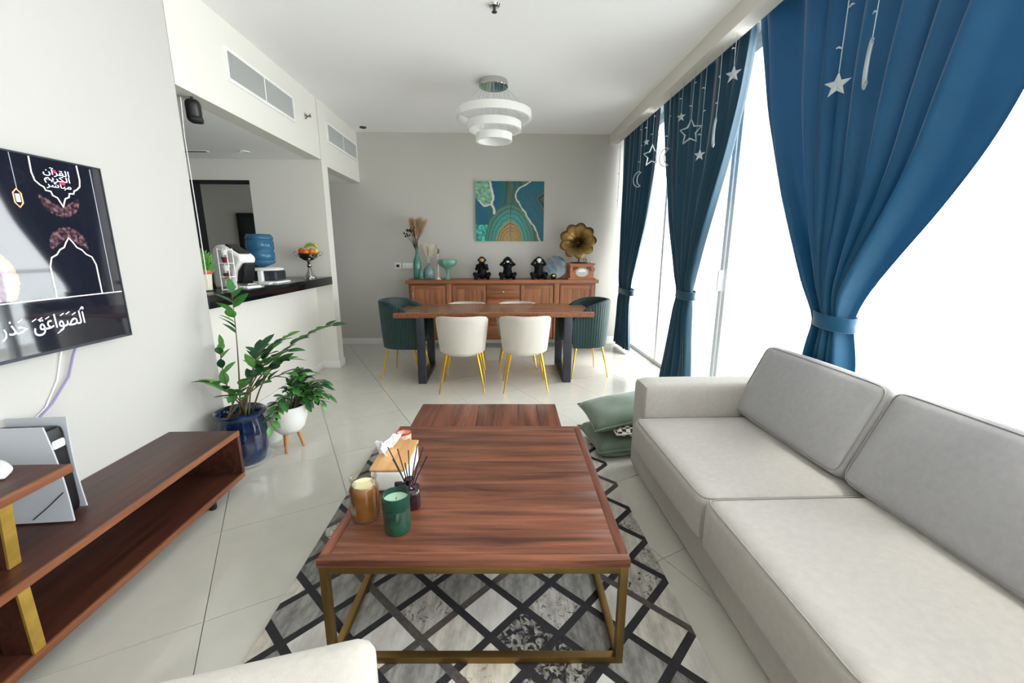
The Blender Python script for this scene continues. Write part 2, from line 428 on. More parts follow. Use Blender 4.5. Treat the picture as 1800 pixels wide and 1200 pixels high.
for t in (.6, 1.1, 1.6, 2.1, 2.6):
    obj('hoop', G().tube([(.46*math.sin(t)*math.cos(a), .46*math.sin(t)*math.sin(a), 1.08+.58*math.cos(t)) for a in [.7+PI+(-2.4+4.8*i/22)-.7 for i in range(23)]], .006, 6), M['frame'], eg)
obj('seat_cushion', G().soft((-.02, 0, .72), (.62, .62, .14), .065, 7, (0, 0, .03)), M['white'], eg)

# ------------------------------------------------------------------ curtains
def curtain(L_, R_, n, label, seed, tiez, amp=.036, cm='curtain'):
    """L_/R_: (z, y) edge profiles of a tied-back curtain hanging in the plane x = 1.80"""
    t = thing('curtain', label, 'curtain', (1.80, 0, 0))
    rnd = random.Random(seed); NZ = 70; NU = n*10
    ph = [rnd.uniform(-.5, .5) for _ in range(n+2)]; am = [rnd.uniform(.65, 1.2) for _ in range(n+2)]
    def sm(T, z):
        return sum(interp(T, z+d)[0] for d in (-.09, -.045, 0, .045, .09))/5
    z0 = max(.02, min(p[0] for p in L_)); z1 = 2.93
    P = []; F = []
    w0 = abs(sm(L_, z1)-sm(R_, z1))
    for i in range(NZ+1):
        z = z0+(z1-z0)*i/NZ; yl, yr = sm(L_, z), sm(R_, z); w = abs(yl-yr)
        sq = max(0, 1-w/w0)
        tight = math.exp(-((z-tiez)/.10)**2)
        for j in range(NU+1):
            u = j/NU; k = n*(u+.045*math.sin(7.3*u+seed)+.03*math.sin(17.1*u+seed*2)-.045*math.sin(seed)-.03*math.sin(seed*2)); k = max(0.0, k); ki = int(min(k, n-1)); f = min(1.0, k-ki)
            a = am[ki]*(1-f)+am[ki+1]*f; p = ph[ki]*(1-f)+ph[ki+1]*f
            x = amp*a*(math.sin(2*PI*k+p)+.25*math.sin(4*PI*k+2*p+z*1.3))*(1-.45*tight)
            x += -.02*sq*math.cos(PI*(u-.5)*1.0)*(.6+.4*tight)       # gathered bundle bulges towards the room
            x += .012*sq*math.sin(5.3*u*PI+3*z)+.0035*math.sin(2*PI*k*2.7+seed)+.004*math.sin(41*u+1.7*z)
            uu = u+.3*math.sin(2*PI*k+p+1.2)/(2*PI*n)
            P.append((x, yl+(yr-yl)*min(1, max(0, uu)), z))
    for i in range(NZ):
        for j in range(NU):
            a = i*(NU+1)+j; F.append((a, a+1, a+NU+2, a+NU+1))
    cl = obj('cloth', G().add(P, F), M[cm], t, 180)
    s = cl.modifiers.new('thickness', 'SOLIDIFY'); s.thickness = .003
    yl, yr = sm(L_, tiez), sm(R_, tiez); cy = (yl+yr)/2; hw = abs(yl-yr)/2+.010
    bandg = G(); ring = []
    N2 = 28
    for zz, rr in ((-.038, 1.0), (-.034, 1.04), (0, 1.0), (.034, 1.04), (.038, 1.0)):
        for j in range(N2):
            a = 2*PI*j/N2; ring.append((-.0+.075*rr*math.cos(a), cy+hw*rr*math.sin(a), tiez+zz+.012*math.sin(a)))
    bandg.add(ring, [(i*N2+j, i*N2+(j+1) % N2, (i+1)*N2+(j+1) % N2, (i+1)*N2+j) for i in range(4) for j in range(N2)])
    tb = obj('tie_band', bandg, M[cm], t, 60)
    s = tb.modifiers.new('thickness', 'SOLIDIFY'); s.thickness = .006
    return t
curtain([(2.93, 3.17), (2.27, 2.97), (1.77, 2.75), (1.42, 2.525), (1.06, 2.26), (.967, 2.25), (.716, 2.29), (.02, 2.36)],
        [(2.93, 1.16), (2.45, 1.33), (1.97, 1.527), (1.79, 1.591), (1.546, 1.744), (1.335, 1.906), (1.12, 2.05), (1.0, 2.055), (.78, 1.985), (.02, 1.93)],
        9, 'teal tied curtain, coloured bluer for backlight, nearest the camera, behind the sofa', 3, 1.02, .042, 'curtain_near')
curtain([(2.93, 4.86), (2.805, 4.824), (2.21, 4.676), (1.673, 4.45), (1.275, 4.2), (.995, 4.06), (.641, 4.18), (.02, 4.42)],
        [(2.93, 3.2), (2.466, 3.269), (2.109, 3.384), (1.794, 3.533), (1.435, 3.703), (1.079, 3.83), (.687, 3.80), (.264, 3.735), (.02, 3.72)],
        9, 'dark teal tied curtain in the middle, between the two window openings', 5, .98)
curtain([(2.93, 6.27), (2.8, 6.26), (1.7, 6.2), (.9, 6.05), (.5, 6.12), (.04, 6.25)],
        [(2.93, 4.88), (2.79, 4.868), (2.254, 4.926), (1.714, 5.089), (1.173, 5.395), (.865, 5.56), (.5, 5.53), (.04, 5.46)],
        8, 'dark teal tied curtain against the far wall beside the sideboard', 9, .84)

# ------------------------------------------------------------------ hanging star lights
def starpoly(r, ri=.42, rot=0):
    return [((r if k % 2 == 0 else r*ri)*math.sin(rot+PI*k/5), (r if k % 2 == 0 else r*ri)*math.cos(rot+PI*k/5)) for k in range(10)]
def string(kind, y, z, r, label, x=1.66, rot=0.0):
    t = thing('star_light_string', label, 'string light', (x, y, 0), rot)
    top = 2.84; bot = z+r if kind != 'bare' else z
    obj('cord', G().tube([(0, 0, top), (.004, .004, (top+bot)/2), (0, 0, bot)], .0022, 6), M['wire'], t)
    k = 0; zz = bot+.10
    while zz < top-.05:
        g = G().tube([(0, 0, zz), (-.006, .014*(-1)**k, zz+.008), (-.01, .024*(-1)**k, zz+.004)], [.003, .005, .003], 6)
        obj('bulb', g, M['star'], t); zz += .17; k += 1
    Mx = TR(0, 0, z) @ RZ(PI/2) @ RX(PI/2)
    if kind == 'open':
        pts = [Mx @ Vector((px, py, 0)) for px, py in starpoly(r, .5)]
        obj('open_star', G().tube(pts, r*.06+.0015, 6, closed=True), M['star'], t)
    elif kind == 'solid':
        g = G(); P = starpoly(r, .42); vs = [Mx @ Vector((px, py, 0)) for px, py in P]+[Mx @ Vector((0, 0, r*.22)), Mx @ Vector((0, 0, -r*.22))]
        g.add(vs, [(i, (i+1) % 10, 10) for i in range(10)]+[((i+1) % 10, i, 11) for i in range(10)])
        obj('faceted_star', g, M['star'], t, 0)
    elif kind == 'moon':
        a0, a1 = -1.9, 1.9
        outer = [(r*math.sin(a)-0, r*math.cos(a)) for a in [PI/2+a0*.78+(a1-a0)*.78*i/16 for i in range(17)]]
        inner = [(r*.78*math.sin(a)-r*.42, r*.86*math.cos(a)) for a in [PI/2+a1*.72-(a1-a0)*.72*i/14 for i in range(15)]]
        pts = [Mx @ Vector((px, py, 0)) for px, py in outer+inner]
        obj('open_moon', G().tube(pts, r*.05+.0015, 6, closed=True), M['star'], t)
    return t
string('bare', 5.95, 1.95, 0, 'bare thin light string at the far wall end of the window')
string('moon', 5.10, 2.19, .085, 'light string ending in an open crescent moon, farthest of the moons', rot=.55)
string('solid', 4.93, 2.55, .04, 'light string ending in a tiny star, just left of the farthest open star', rot=.65)
string('open', 4.73, 2.37, .105, 'light string with a bright open star, farthest of the open stars', rot=.65)
string('moon', 4.31, 2.27, .085, 'light string with an open moon hanging in the gap of the far curtains', rot=.55)
string('solid', 4.04, 2.55, .045, 'light string with a small star high on the middle curtain', rot=.65)
string('open', 3.82, 2.37, .10, 'light string with a large open star in front of the middle curtain', rot=.65)
string('solid', 3.61, 2.145, .05, 'light string with a small low star on the middle curtain', rot=.65)
string('moon', 3.39, 2.26, .10, 'light string with a crescent moon seen edge-on, on the middle curtain', rot=-.35)
string('solid', 3.20, 2.585, .058, 'light string with a solid faceted star at the near edge of the middle curtain', rot=.65)
string('solid', 2.20, 2.17, .058, 'light string with a faceted star on the nearest curtain', rot=.65)
string('moon', 2.03, 2.2, .10, 'light string with a crescent moon seen edge-on, on the nearest curtain', rot=-.60)

# ------------------------------------------------------------------ vents, ceiling bits
def vent(name, y0, y1, z0, z1, label):
    t = thing(name, label, 'air vent', (XL, (y0+y1)/2, z0)); w = (y1-y0)/2; h = z1-z0
    g = G().box(-.004, .012, -w-.022, w+.022, -.022, 0).box(-.004, .012, -w-.022, w+.022, h, h+.022)
    g.box(-.004, .012, -w-.022, -w, 0, h).box(-.004, .012, w, w+.022, 0, h).box(-.004, .012, -.006, .006, 0, h)
    obj('frame', g, M['white'], t); obj('backing', B(-.004, .001, -w, w, 0, h), M['void'], t)
    n = int((y1-y0)/.018); sl = mesh('slat', B(-.006, .006, -.0016, .0016, 0, h, Mx=RZ(.5)), M['aluminium'], 0)
    for i in range(n):
        y = -w+(i+.5)*2*w/n
        if abs(y) < .008: continue
        o = link('slat', sl, t); o.location = (.005, y, 0)
vent('ceiling_vent', 3.41, 4.39, 2.589, 2.767, 'long white vent grille above the bar opening, the nearer one')
vent('ceiling_vent', 5.23, 6.22, 2.60, 2.775, 'long white vent grille over the corridor, the farther one')
def disc(name, label, cat, x, y, z, r, m1, m2):
    t = thing(name, label, cat, (x, y, z))
    obj('rim', G().lathe([(r*.72, -.004), (r*.95, -.009), (r, -.004), (r, .002), (r*.72, .002)], 24), m1, t)
    obj('face', G().lathe([(0.001, -.003), (r*.72, -.003), (r*.72, .002)], 24), m2, t)
    return t
M['lamp_on'] = mat('lit_lamp', 'fff4e0', .5, emit=4.0)
disc('downlight', 'round white recessed downlight in the ceiling over the bar', 'ceiling light', -2.51, 4.62, 2.353, .05, M['white'], M['lamp_on'])
disc('downlight', 'dark round fitting in the main ceiling at the far left corner', 'ceiling light', -1.74, 6.08, H, .045, M['black'], M['black'])
t = thing('access_hatch', 'thin dark slot in the kitchen ceiling behind the hanging cable', 'ceiling slot', (-3.0, 4.62, 2.353))
obj('frame', B(-.13, .13, -.03, .03, -.006, 0, bev=.002), M['white'], t); obj('slot', B(-.12, .12, -.018, .018, -.008, -.005), M['void'], t)
t = thing('fire_sprinkler', 'small chrome sprinkler on the bulkhead right of the near vent', 'sprinkler', (XL, 4.68, 2.70))
obj('plate', G().lathe([(.001, 0), (.028, 0), (.022, .008), (.001, .01)], 20, RY(PI/2)), M['chrome'], t)
obj('nozzle', G().tube([(0, 0, 0), (.035, 0, 0), (.05, 0, 0)], [.008, .007, .013], 10).tube([(.03, 0, .0), (.05, 0, .025)], .003, 6), M['brass'], t)
t = thing('ceiling_sprinkler', 'chrome sprinkler head on the main ceiling at the top edge of the photo', 'sprinkler', (0, 3.19, H))
obj('plate', G().lathe([(.001, 0), (.04, 0), (.034, -.012), (.001, -.014)], 24), M['chrome'], t)
obj('nozzle', G().lathe([(.010, -.012), (.010, -.035), (.018, -.04), (.018, -.044), (.004, -.046)], 12), M['steel'], t)
# small black speaker and its cable
t = thing('surround_speaker', 'small black speaker hung under the bulkhead by the left wall corner', 'speaker', (-1.955, 3.06, 2.353), .45)
obj('bracket', G().tube([(0, 0, 0), (0, 0, -.012), (.0, -.02, -.03)], .008, 8), M['black'], t)
obj('body', G().soft((0, 0, -.085), (.085, .085, .14), .03, 6, Mx=RX(.12)), M['black'], t)
obj('grille', G().soft((.012, -.012, -.14), (.075, .075, .04), .018, 5), M['blackmatte'], t)
cb = obj('speaker_cable', G().tube([(-1.985, 3.0, 2.33), (-1.99, 2.99, 2.1), (-1.985, 2.99, 1.6), (-1.99, 3.0, 1.13)], .003, 6), M['white'])
tag(cb, 'thin white cable running down the corner below the black speaker', 'cable')

# ------------------------------------------------------------------ chandelier
ch = thing('ring_chandelier', 'white three-tier ring chandelier hung from the ceiling', 'chandelier', (-.012, 4.47, H))
obj('canopy', G().lathe([(.001, 0), (.135, 0), (.14, -.01), (.14, -.05), (.135, -.055), (.001, -.055)], 40), M['chrome'], ch)
for R0, z in ((.365, -.305), (.268, -.405), (.178, -.505)):
    w = .022; h2 = .034
    pr = [(R0-w, z-h2), (R0, z-h2), (R0, z+h2), (R0-w, z+h2), (R0-w, z-h2)]
    obj('ring', G().lathe(pr, 64, cap0=False, cap1=False), M['white'], ch)
    for k in range(4):
        a = 2*PI*k/4+.5+R0*3
        obj('wire', G().tube([(.11*math.cos(a), .11*math.sin(a), -.05), ((R0-.01)*math.cos(a), (R0-.01)*math.sin(a), z+h2-.004)], .0018, 6), M['wire'], ch)

# ------------------------------------------------------------------ painting (two canvases of poured agate colours)
def colour_grid(y_or_x, nx, ny, w, h, fn, Mx, name, m, parent):
    g = G(); P = []; cols = []
    for j in range(ny+1):
        for i in range(nx+1):
            u, v = i/nx, j/ny
            P.append(Mx @ Vector((u*w, v*h, 0))); cols.append(fn(u, v))
    g.add(P, [(j*(nx+1)+i, j*(nx+1)+i+1, (j+1)*(nx+1)+i+1, (j+1)*(nx+1)+i) for j in range(ny) for i in range(nx)])
    me = mesh(name, g, m, 0, fixn=False)
    at = me.color_attributes.new('Col', 'FLOAT_COLOR', 'POINT')
    at.data.foreach_set('color', np.array([list(lin(c)) if not isinstance(c, tuple) or len(c) == 3 else c for c in cols], dtype=np.float32).ravel())
    return link(name, me, parent)
from mathutils import noise as mn
def mixc(a, b, t): t = max(0, min(1, t)); return tuple(a[i]*(1-t)+b[i]*t for i in range(3))
def hx(s): return tuple(int(s[i:i+2], 16)/255 for i in (0, 2, 4))
BL, TEAL, GRN, AQ, OL, SAND, TAN, WHT, DK = map(hx, ('005474', '045c66', '064a3a', '3f9390', '4a6650', 'a58e5c', '7a5a30', 'd5cfc4', '062a36'))
def segd(px, py, pts):
    best = 9; side = 0
    for (x0, y0), (x1, y1) in zip(pts[:-1], pts[1:]):
        dx, dy = x1-x0, y1-y0; t = max(0, min(1, ((px-x0)*dx+(py-y0)*dy)/(dx*dx+dy*dy)))
        d = math.hypot(px-x0-t*dx, py-y0-t*dy)
        if d < best: best = d; side = dx*(py-y0)-dy*(px-x0)
    return best, side
LW = [(.80, 1.0), (.74, .95), (.62, .88), (.585, .80), (.59, .72), (.66, .60), (.76, .42), (.86, .25), (.92, .08), (.94, 0)]
LB = [(.215, 1.0), (.235, .86), (.265, .72), (.24, .63), (.14, .60), (.04, .68)]
LC = [(.235, .62), (.27, .55), (.275, .47)]
def agate(u, v):
    n1 = mn.noise(Vector((u*5, v*5, .3)))*.030+mn.noise(Vector((u*14, v*14, 1.3)))*.012
    n2 = mn.noise(Vector((u*40, v*40, 4.)))
    d1, s1 = segd(u+n1, v+n1*.6, LW); d2, s2 = segd(u+n1*.5, v+n1, LB); d3, s3 = segd(u, v, LC)
    dg = math.hypot((u-.50)/.19, (v+.02)/.35)+n1*3       # the sandy geode arch at the bottom
    if d1 < .010+.006*n2: return WHT
    if d2 < .013: return WHT
    if d3 < .016: return WHT
    if dg < 1.0:
        if dg < .58: return mixc(SAND, TAN, .25+.5*n2)
        return mixc(TAN, SAND, .5+.5*math.sin(dg*40+n2))
    if dg < 1.9:
        k = (dg-1)/.9; s = math.sin(dg*26+6*n1)
        base = mixc(AQ, OL, k*1.2-.2)
        return mixc(mixc(base, (GRN if s < -.2 else AQ), .45*abs(s)), DK, max(0, .3*n2))
    ins = (u-.11)**2/.021+(v-.82)**2/.05 < 1.0          # green cell top left
    if s2 < 0 and u < .27 and v > .6:
        return mixc(hx('4f8a6c'), hx('9dc2a4'), .5+.9*mn.noise(Vector((u*22, v*22, 2))))
    if u < .2 and v < .28: return mixc(hx('157a72'), hx('56c7b2'), .5+1.1*mn.noise(Vector((u*24, v*24, 8))))
    if s1 > 0 and u > .58:                             # right of the white vein: deep blue bands
        s = math.sin(d1*70+8*n1); c = mixc(BL, TEAL, .5+.5*s)
        if d1 > .24: c = mixc(OL, DK, .5+.5*math.sin(d1*90))
        return mixc(c, AQ, .3*max(0, n2))
    s = math.sin(u*26+v*5+n1*40)
    if u < .36: return mixc(BL, TEAL, .5+.5*s)
    return mixc(mixc(OL, TEAL, .5+.5*s), DK, .35*max(0, math.sin(u*60+n1*60)))
M['art'] = attr_mat('poured_resin_paint', .35, coat=.08, spec=.3)
art = thing('painting', 'pair of canvases with a teal and gold agate pattern above the sideboard', 'painting', (-.29, YB, 1.515))
aw, ah = .98, .825
for k, nm in ((0, 'canvas_panel'), (1, 'canvas_panel')):
    x0 = k*aw*.508+(.003 if k else 0); x1 = (aw*.508-.003) if k == 0 else aw
    p = obj('canvas_panel', B(x0, x1, -.032, -.003, 0, ah, bev=.002), M['white'], art)
    colour_grid(0, 72, 120, x1-x0-.001, ah-.001, (lambda u, v, x0=x0, x1=x1: agate((x0+u*(x1-x0))/aw, v)),
                TR(x0+.0005, -.0335, .0005) @ RX(PI/2), 'painted_face', M['art'], p)

# ------------------------------------------------------------------ sideboard
sb = thing('sideboard', 'long reddish wooden sideboard with panelled doors against the far wall', 'sideboard', (.09, 6.07, 0))
sw = 1.30; zb = .14; zt = .94
obj('carcass', G().box(-sw, sw, -.185, .21, zb, zt, bev=.004), M['side_x'], sb)
for k in range(3): obj('top_plank', B(-sw-.03, sw+.03, -.24+k*.158, -.24+(k+1)*.158-.002, zt, .988, bev=.005), M['side_x'], sb)
for sx in (-1, 1):
    for y in (-.16, .17): obj('leg', G().prism([(sx*(sw-.06)-.035, y-.03), (sx*(sw-.06)+.035, y-.03), (sx*(sw-.06)+.035, y+.03), (sx*(sw-.06)-.035, y+.03)], 0, zb), M['side_z'], sb)
def sdoor(x0, x1, hx_):
    d = obj('door', G().box(x0, x1, -.198, -.184, zb+.03, zt-.03, bev=.003), M['side_z'], sb)
    for s0, s1 in ((x0, x0+.05), (x1-.05, x1)): obj('stile', B(s0, s1, -.207, -.196, zb+.03, zt-.03, bev=.002), M['side_z'], d)
    for z0, z1 in ((zb+.03, zb+.08), (zt-.08, zt-.03)): obj('rail', B(x0+.05, x1-.05, -.206, -.196, z0, z1, bev=.002), M['side_x'], d)
    n = 3
    for k in range(n):
        a = x0+.05+(x1-x0-.1)*k/n; b = x0+.05+(x1-x0-.1)*(k+1)/n
        obj('plank', B(a+.001, b-.001, -.201, -.196, zb+.08, zt-.08, bev=.0015), M['side_z'], d)
    obj('handle', G().tube([(hx_, -.205, .74), (hx_, -.225, .745), (hx_, -.225, .815), (hx_, -.205, .82)], .005, 6), M['chrome'], d)
sdoor(-1.27, -.79, -1.24); sdoor(-.70, -.24, -.27); sdoor(.25, .70, .28); sdoor(.80, 1.27, 1.24)
for x in (-.745, .75): obj('post', B(x-.035, x+.035, -.215, -.184, zb, zt, bev=.004), M['side_z'], sb)
for k in range(4):
    z0 = zb+.03+k*.187
    d = obj('drawer', B(-.225, .235, -.205, -.184, z0, z0+.18, bev=.004), M['side_x'], sb)
    obj('knob', G().lathe([(.006, 0), (.006, .012), (.014, .018), (.012, .026), (.001, .028)], 12, TR(.005, -.205, z0+.09) @ RX(PI/2)), M['chrome'], d)
SZ = .988

# ---- things on the sideboard
def sil(kind, x, label):
    """seated monkey statuette: one continuous remeshed body, gold face"""
    t = thing('monkey_statuette', label, 'figurine', (x, 6.02, SZ), 0, 'three black monkey statuettes on the sideboard')
    g = G(); Bq = g.ball
    Bq((0, 0, .085), (.07, .062, .085)); Bq((0, 0, .16), (.062, .052, .075)); Bq((0, 0, .205), (.035, .035, .03))
    Bq((0, -.005, .262), (.05, .052, .052)); Bq((0, -.035, .25), (.032, .025, .03))
    for s in (-1, 1):
        Bq((s*.05, 0, .265), (.014, .01, .018))
        g.tube([(s*.045, 0, .06), (s*.085, -.05, .055), (s*.115, -.055, .095)], [.042, .036, .022], 10)      # thigh up to knee
        g.tube([(s*.11, -.055, .09), (s*.095, -.06, .04), (s*.08, -.075, .014)], [.024, .02, .018], 10)      # shank
        g.tube([(s*.07, -.06, .014), (s*.105, -.10, .014)], [.018, .014], 10)                              # foot
        sh = (s*.06, -.005, .195)
        if kind == 'speak': el, ha = (s*.082, -.035, .135), (s*.018, -.075, .228)
        elif kind == 'see': el, ha = (s*.10, -.035, .20), (s*.022, -.062, .272)
        else: el, ha = (s*.10, -.01, .205), (s*.056, -.012, .262)
        g.tube([(s*.045, 0, .19), sh, el, ha], [.02, .024, .021, .016], 10); Bq(ha, (.017, .013, .02))
        for q in (-1, 0, 1):
            g.tube([ha, (ha[0]-s*.014, ha[1]-.006, ha[2]+.012+q*.009)], [.006, .0045], 6)
    g.tube([(0, .05, .02), (.03, .07, .012), (.08, .06, .012)], [.012, .010, .006], 8)
    o = obj('body', g, M['velblack'], t, 180)
    r = o.modifiers.new('remesh', 'REMESH'); r.mode = 'VOXEL'; r.voxel_size = .0055; r.use_smooth_shade = True
    s_ = o.modifiers.new('smooth', 'SMOOTH'); s_.iterations = 3; s_.factor = .5
    if kind != 'see':
        f = G(); f.ball((0, -.048, .268), (.033, .014, .024)); f.ball((0, -.058, .243), (.024, .014, .017))
        fo = obj('face', f, M['goldflat'] if kind == 'speak' else M['rim'], t, 180)
        for s in (-1, 1): obj('eye', G().ball((s*.013, -.061, .273), .0045, 8, 6), M['black'], fo)
        obj('mouth', G().tube([(-.012, -.071, .238), (0, -.073, .236), (.012, -.071, .238)], .002, 6), M['black'], fo)
    else:
        f = G(); f.ball((0, -.060, .244), (.022, .012, .015))
        obj('muzzle', f, M['rim'], t, 180)
    return t
sil('speak', -.20, 'black monkey statuette with hands at its mouth, leftmost of three')
sil('see', .16, 'black monkey statuette covering its eyes, middle of three')
sil('hear', .60, 'black monkey statuette covering its ears, beside the round agate plate')

def vase(name, label, x, y, prof, m, n=28, mod=None, cat='vase'):
    t = thing(name, label, cat, (x, y, SZ)); o = obj('vessel', G().lathe(prof, n, mod=mod, cap1=False), m, t, 60); return t
tall = vase('tall_bottle_vase', 'tall aqua glass bottle vase on the left end of the sideboard', -1.107, 6.05,
    [(.045, 0), (.052, .004), (.055, .03), (.055, .22), (.045, .28), (.022, .33), (.018, .38), (.023, .445), (.020, .445), (.015, .38), (.019, .33), (.041, .28), (.050, .22), (.050, .03), (.001, .01)], M['aqua'])
small = vase('small_glass_tumbler', 'small aqua glass standing between the bottle vase and round vase', -1.045, 5.965,
    [(.022, 0), (.03, .004), (.034, .06), (.028, .10), (.022, .13), (.026, .14), (.023, .14), (.019, .13), (.025, .10), (.03, .06), (.001, .01)], M['aqua'])
rnd_ = vase('round_glass_vase', 'round pale aqua glass vase holding white dried stems', -.945, 6.03,
    [(.05, 0), (.072, .01), (.08, .07), (.075, .13), (.05, .17), (.022, .185), (.020, .215), (.024, .22), (.020, .22), (.016, .2), (.045, .165), (.07, .13), (.075, .07), (.001, .012)], M['aquapale'])
bowl = vase('ruffled_glass_bowl', 'mint green ruffled glass bowl on a footed stem, left of the monkeys', -.685, 6.03,
    [(.05, 0), (.048, .006), (.02, .03), (.016, .09), (.022, .13), (.05, .16), (.10, .185), (.135, .225), (.13, .265), (.115, .275), (.10, .265), (.11, .23), (.08, .20), (.02, .17), (.001, .165)],
    M['mint'], 64, mod=lambda a, t: 1+.07*t*math.sin(9*a))
# dried bouquets
def bouquet(name, label, x, y, z0, stems, m, plume_m, dens, hr, seed, cat='dried flowers', dark=False, tilt=(0, 0)):
    t = thing(name, label, cat, (x, y, z0)); r = random.Random(seed)
    for i in range(stems):
        a = 2*PI*i/stems+r.uniform(-.3, .3); sp = r.uniform(.3, 1)*hr
        L1 = r.uniform(.85, 1.05); tip = Vector((math.cos(a)*sp+tilt[0], math.sin(a)*sp*.6+tilt[1], L1*dens))
        s = obj('stem', G().tube([(0, 0, -.16 if dens > .22 else -.10), (tip.x*.15, tip.y*.15, dens*.25), tip*.75], [.0018, .0018, .001], 5), m, t)
        g = G(); dirv = tip.normalized()
        for k in range(130):
            f = .42+.58*k/130; c = tip*f; ang = r.uniform(0, 2*PI); b = Vector((math.cos(ang), math.sin(ang), .5)).normalized()
            ln = .062*(1.15-abs(f-.78)*1.6)*(1.35 if hr > .08 else .8); d = (dirv*.8+b).normalized(); side = d.orthogonal().normalized()*.0024
            g.add([c-side, c+side, c+d*ln], [(0, 1, 2)])
        pmo = obj('plume', g, plume_m, s, 0); pmo['kind'] = 'stuff'
    return t
bouquet('pampas_bouquet', 'fluffy beige dried pampas bouquet in the tall aqua bottle', -1.107, 6.05, SZ+.44, 14, M['stem'], M['pampas'], .36, .15, 4, tilt=(.05, 0))
bouquet('white_dried_stems', 'fan of thin white dried grass in the round vase', -.945, 6.03, SZ+.21, 7, M['pampaswhite'], M['pampaswhite'], .24, .11, 8)
t = thing('dark_seedhead_spray', 'dark brown seedheads leaning left out of the tall bottle', 'dried flowers', (-1.117, 6.04, SZ+.44))
r_ = random.Random(5)
for i in range(14):
    a = r_.uniform(.0, 1.1); tip = Vector((-math.sin(a)*.2*r_.uniform(.4, 1), r_.uniform(-.05, .03), .10+math.cos(a)*.14*r_.uniform(.6, 1.2)))
    s = obj('stem', G().tube([(0, 0, -.04), tip*.5+Vector((0, 0, .01)), tip], .002, 5), M['seed'], t)
    obj('seedhead', G().ball(tip, (.012, .012, .016) if i % 3 else (.018, .018, .02), 8, 6), M['seed'], s)
# candlestick
t = thing('slim_candlestick', 'tall slender white candlestick with a looped bird top', 'candlestick', (-.81, 5.99, SZ))
obj('base', G().lathe([(.04, 0), (.04, .006), (.018, .014), (.008, .03), (.001, .03)], 20), M['white'], t)
obj('stem', G().lathe([(.006, .02), (.006, .33), (.013, .335), (.014, .345), (.006, .35), (.001, .35)], 12), M['pampaswhite'], t)
obj('bird', G().tube([(0, 0, .345), (.012, 0, .37), (.018, 0, .40), (.004, 0, .42), (-.012, 0, .43), (-.014, 0, .45), (-.004, 0, .465)], [.005, .013, .012, .005, .004, .004, .006], 8), M['brass'], t)
# agate plate
def plate_col(u, v):
    x, y = u-.5, v-.5; n = mn.noise(Vector((x*5, y*5, 3)))*.4
    s = math.sin((x*.8+y*.6)*22+n*8); c = mixc(hx('123a4a'), hx('2f6f86'), .5+.5*s)
    k = max(0, min(1, (x*.9-y*1.1)*2.0+n)); return mixc(c, hx('8b98a0'), k)
M['platecol'] = attr_mat('agate_resin', .15, coat=.6)
t = thing('agate_plate', 'large round blue-grey agate plate leaning on the wall behind the monkey', 'decorative plate', (.85, 6.08, SZ+.002))
Mx = RX(-.12) @ TR(0, 0, .165) @ RX(PI/2)
obj('plate', G().lathe([(.001, -.008), (.16, -.008), (.163, 0), (.16, .008), (.001, .008)], 48, Mx @ TR(0, 0, 0)), M['goldflat'], t)
g = G(); cols = []; P = []; F = []
for i in range(25):
    rr = .158*i/24
    for j in range(64):
        a = 2*PI*j/64; P.append(Mx @ Vector((rr*math.cos(a), rr*math.sin(a), .0088))); cols.append(plate_col(.5+rr*math.cos(a)*3, .5+rr*math.sin(a)*3))
for i in range(24):
    for j in range(64): F.append((i*64+j, i*64+(j+1) % 64, (i+1)*64+(j+1) % 64, (i+1)*64+j))
me = mesh('agate_face', g.add(P, F), M['platecol'], 0, False)
at = me.color_attributes.new('Col', 'FLOAT_COLOR', 'POINT'); at.data.foreach_set('color', np.array([lin(c) for c in cols], dtype=np.float32).ravel())
link('agate_face', me, t)
t = thing('glass_ball', 'small dark sphere with a gold centre in front of the agate plate', 'ornament', (.80, 5.93, SZ))
obj('sphere', G().ball((0, 0, .042), .042, 22, 14), M['black'], t); obj('gold_core', G().lathe([(.001, .004), (.02, 0), (.024, -.008)], 20, TR(0, -.038, .048) @ RX(PI/2)), M['goldbright'], t)
# gramophone
gr = thing('gramophone', 'wooden box gramophone with a flower-shaped brass horn, right end of the sideboard', 'gramophone', (1.19, 6.02, SZ))
M['gramwood'] = wood('gramophone_wood', '9a5a3c', 'c07e58', 'X', .8, .4)
cab = obj('cabinet', B(-.165, .165, -.14, .14, .02, .20, bev=.004), M['gramwood'], gr)
obj('plinth', B(-.19, .19, -.16, .16, 0, .022, bev=.005), M['gramwood'], gr)
obj('lid', B(-.18, .18, -.155, .155, .20, .222, bev=.005), M['gramwood'], gr)
gl = G().lathe([(.001, 0), (.085, 0), (.085, .004), (.001, .005)], 28, TR(0, -.141, .10) @ RX(PI/2) @ Matrix.Diagonal((1, .72, 1, 1)))
obj('oval_grille', gl, M['aluminium'], gr)
obj('dial', G().prism([(.055*math.cos(a), .04*math.sin(a)) for a in [PI*i/14 for i in range(15)]], .004, .009, TR(0, -.141, .105) @ RX(PI/2)), M['white'], gr)
for s in (-1, 1):
    for k in range(4): obj('carved_scroll', G().tube([(s*(.055+.02*k), -.142, .17+.004*k), (s*(.065+.02*k), -.143, .155-.012*k), (s*(.085+.016*k), -.142, .168-.014*k)], .0045, 6), M['seed'], gr)
obj('turntable', G().lathe([(.001, .0), (.12, .0), (.125, .008), (.12, .014), (.001, .014)], 36, TR(-.02, .0, .222)), M['black'], gr)
obj('horn_neck', G().tube([(.0, .10, .222), (0.0, .11, .30), (-.005, .10, .38), (-.02, .06, .44), (-.03, .02, .48)], [.016, .015, .016, .022, .034], 14), M['brass'], gr)
axis = Vector((-.25, -1, .30)).normalized(); q = axis.to_track_quat('Z', 'Y').to_matrix().to_4x4()
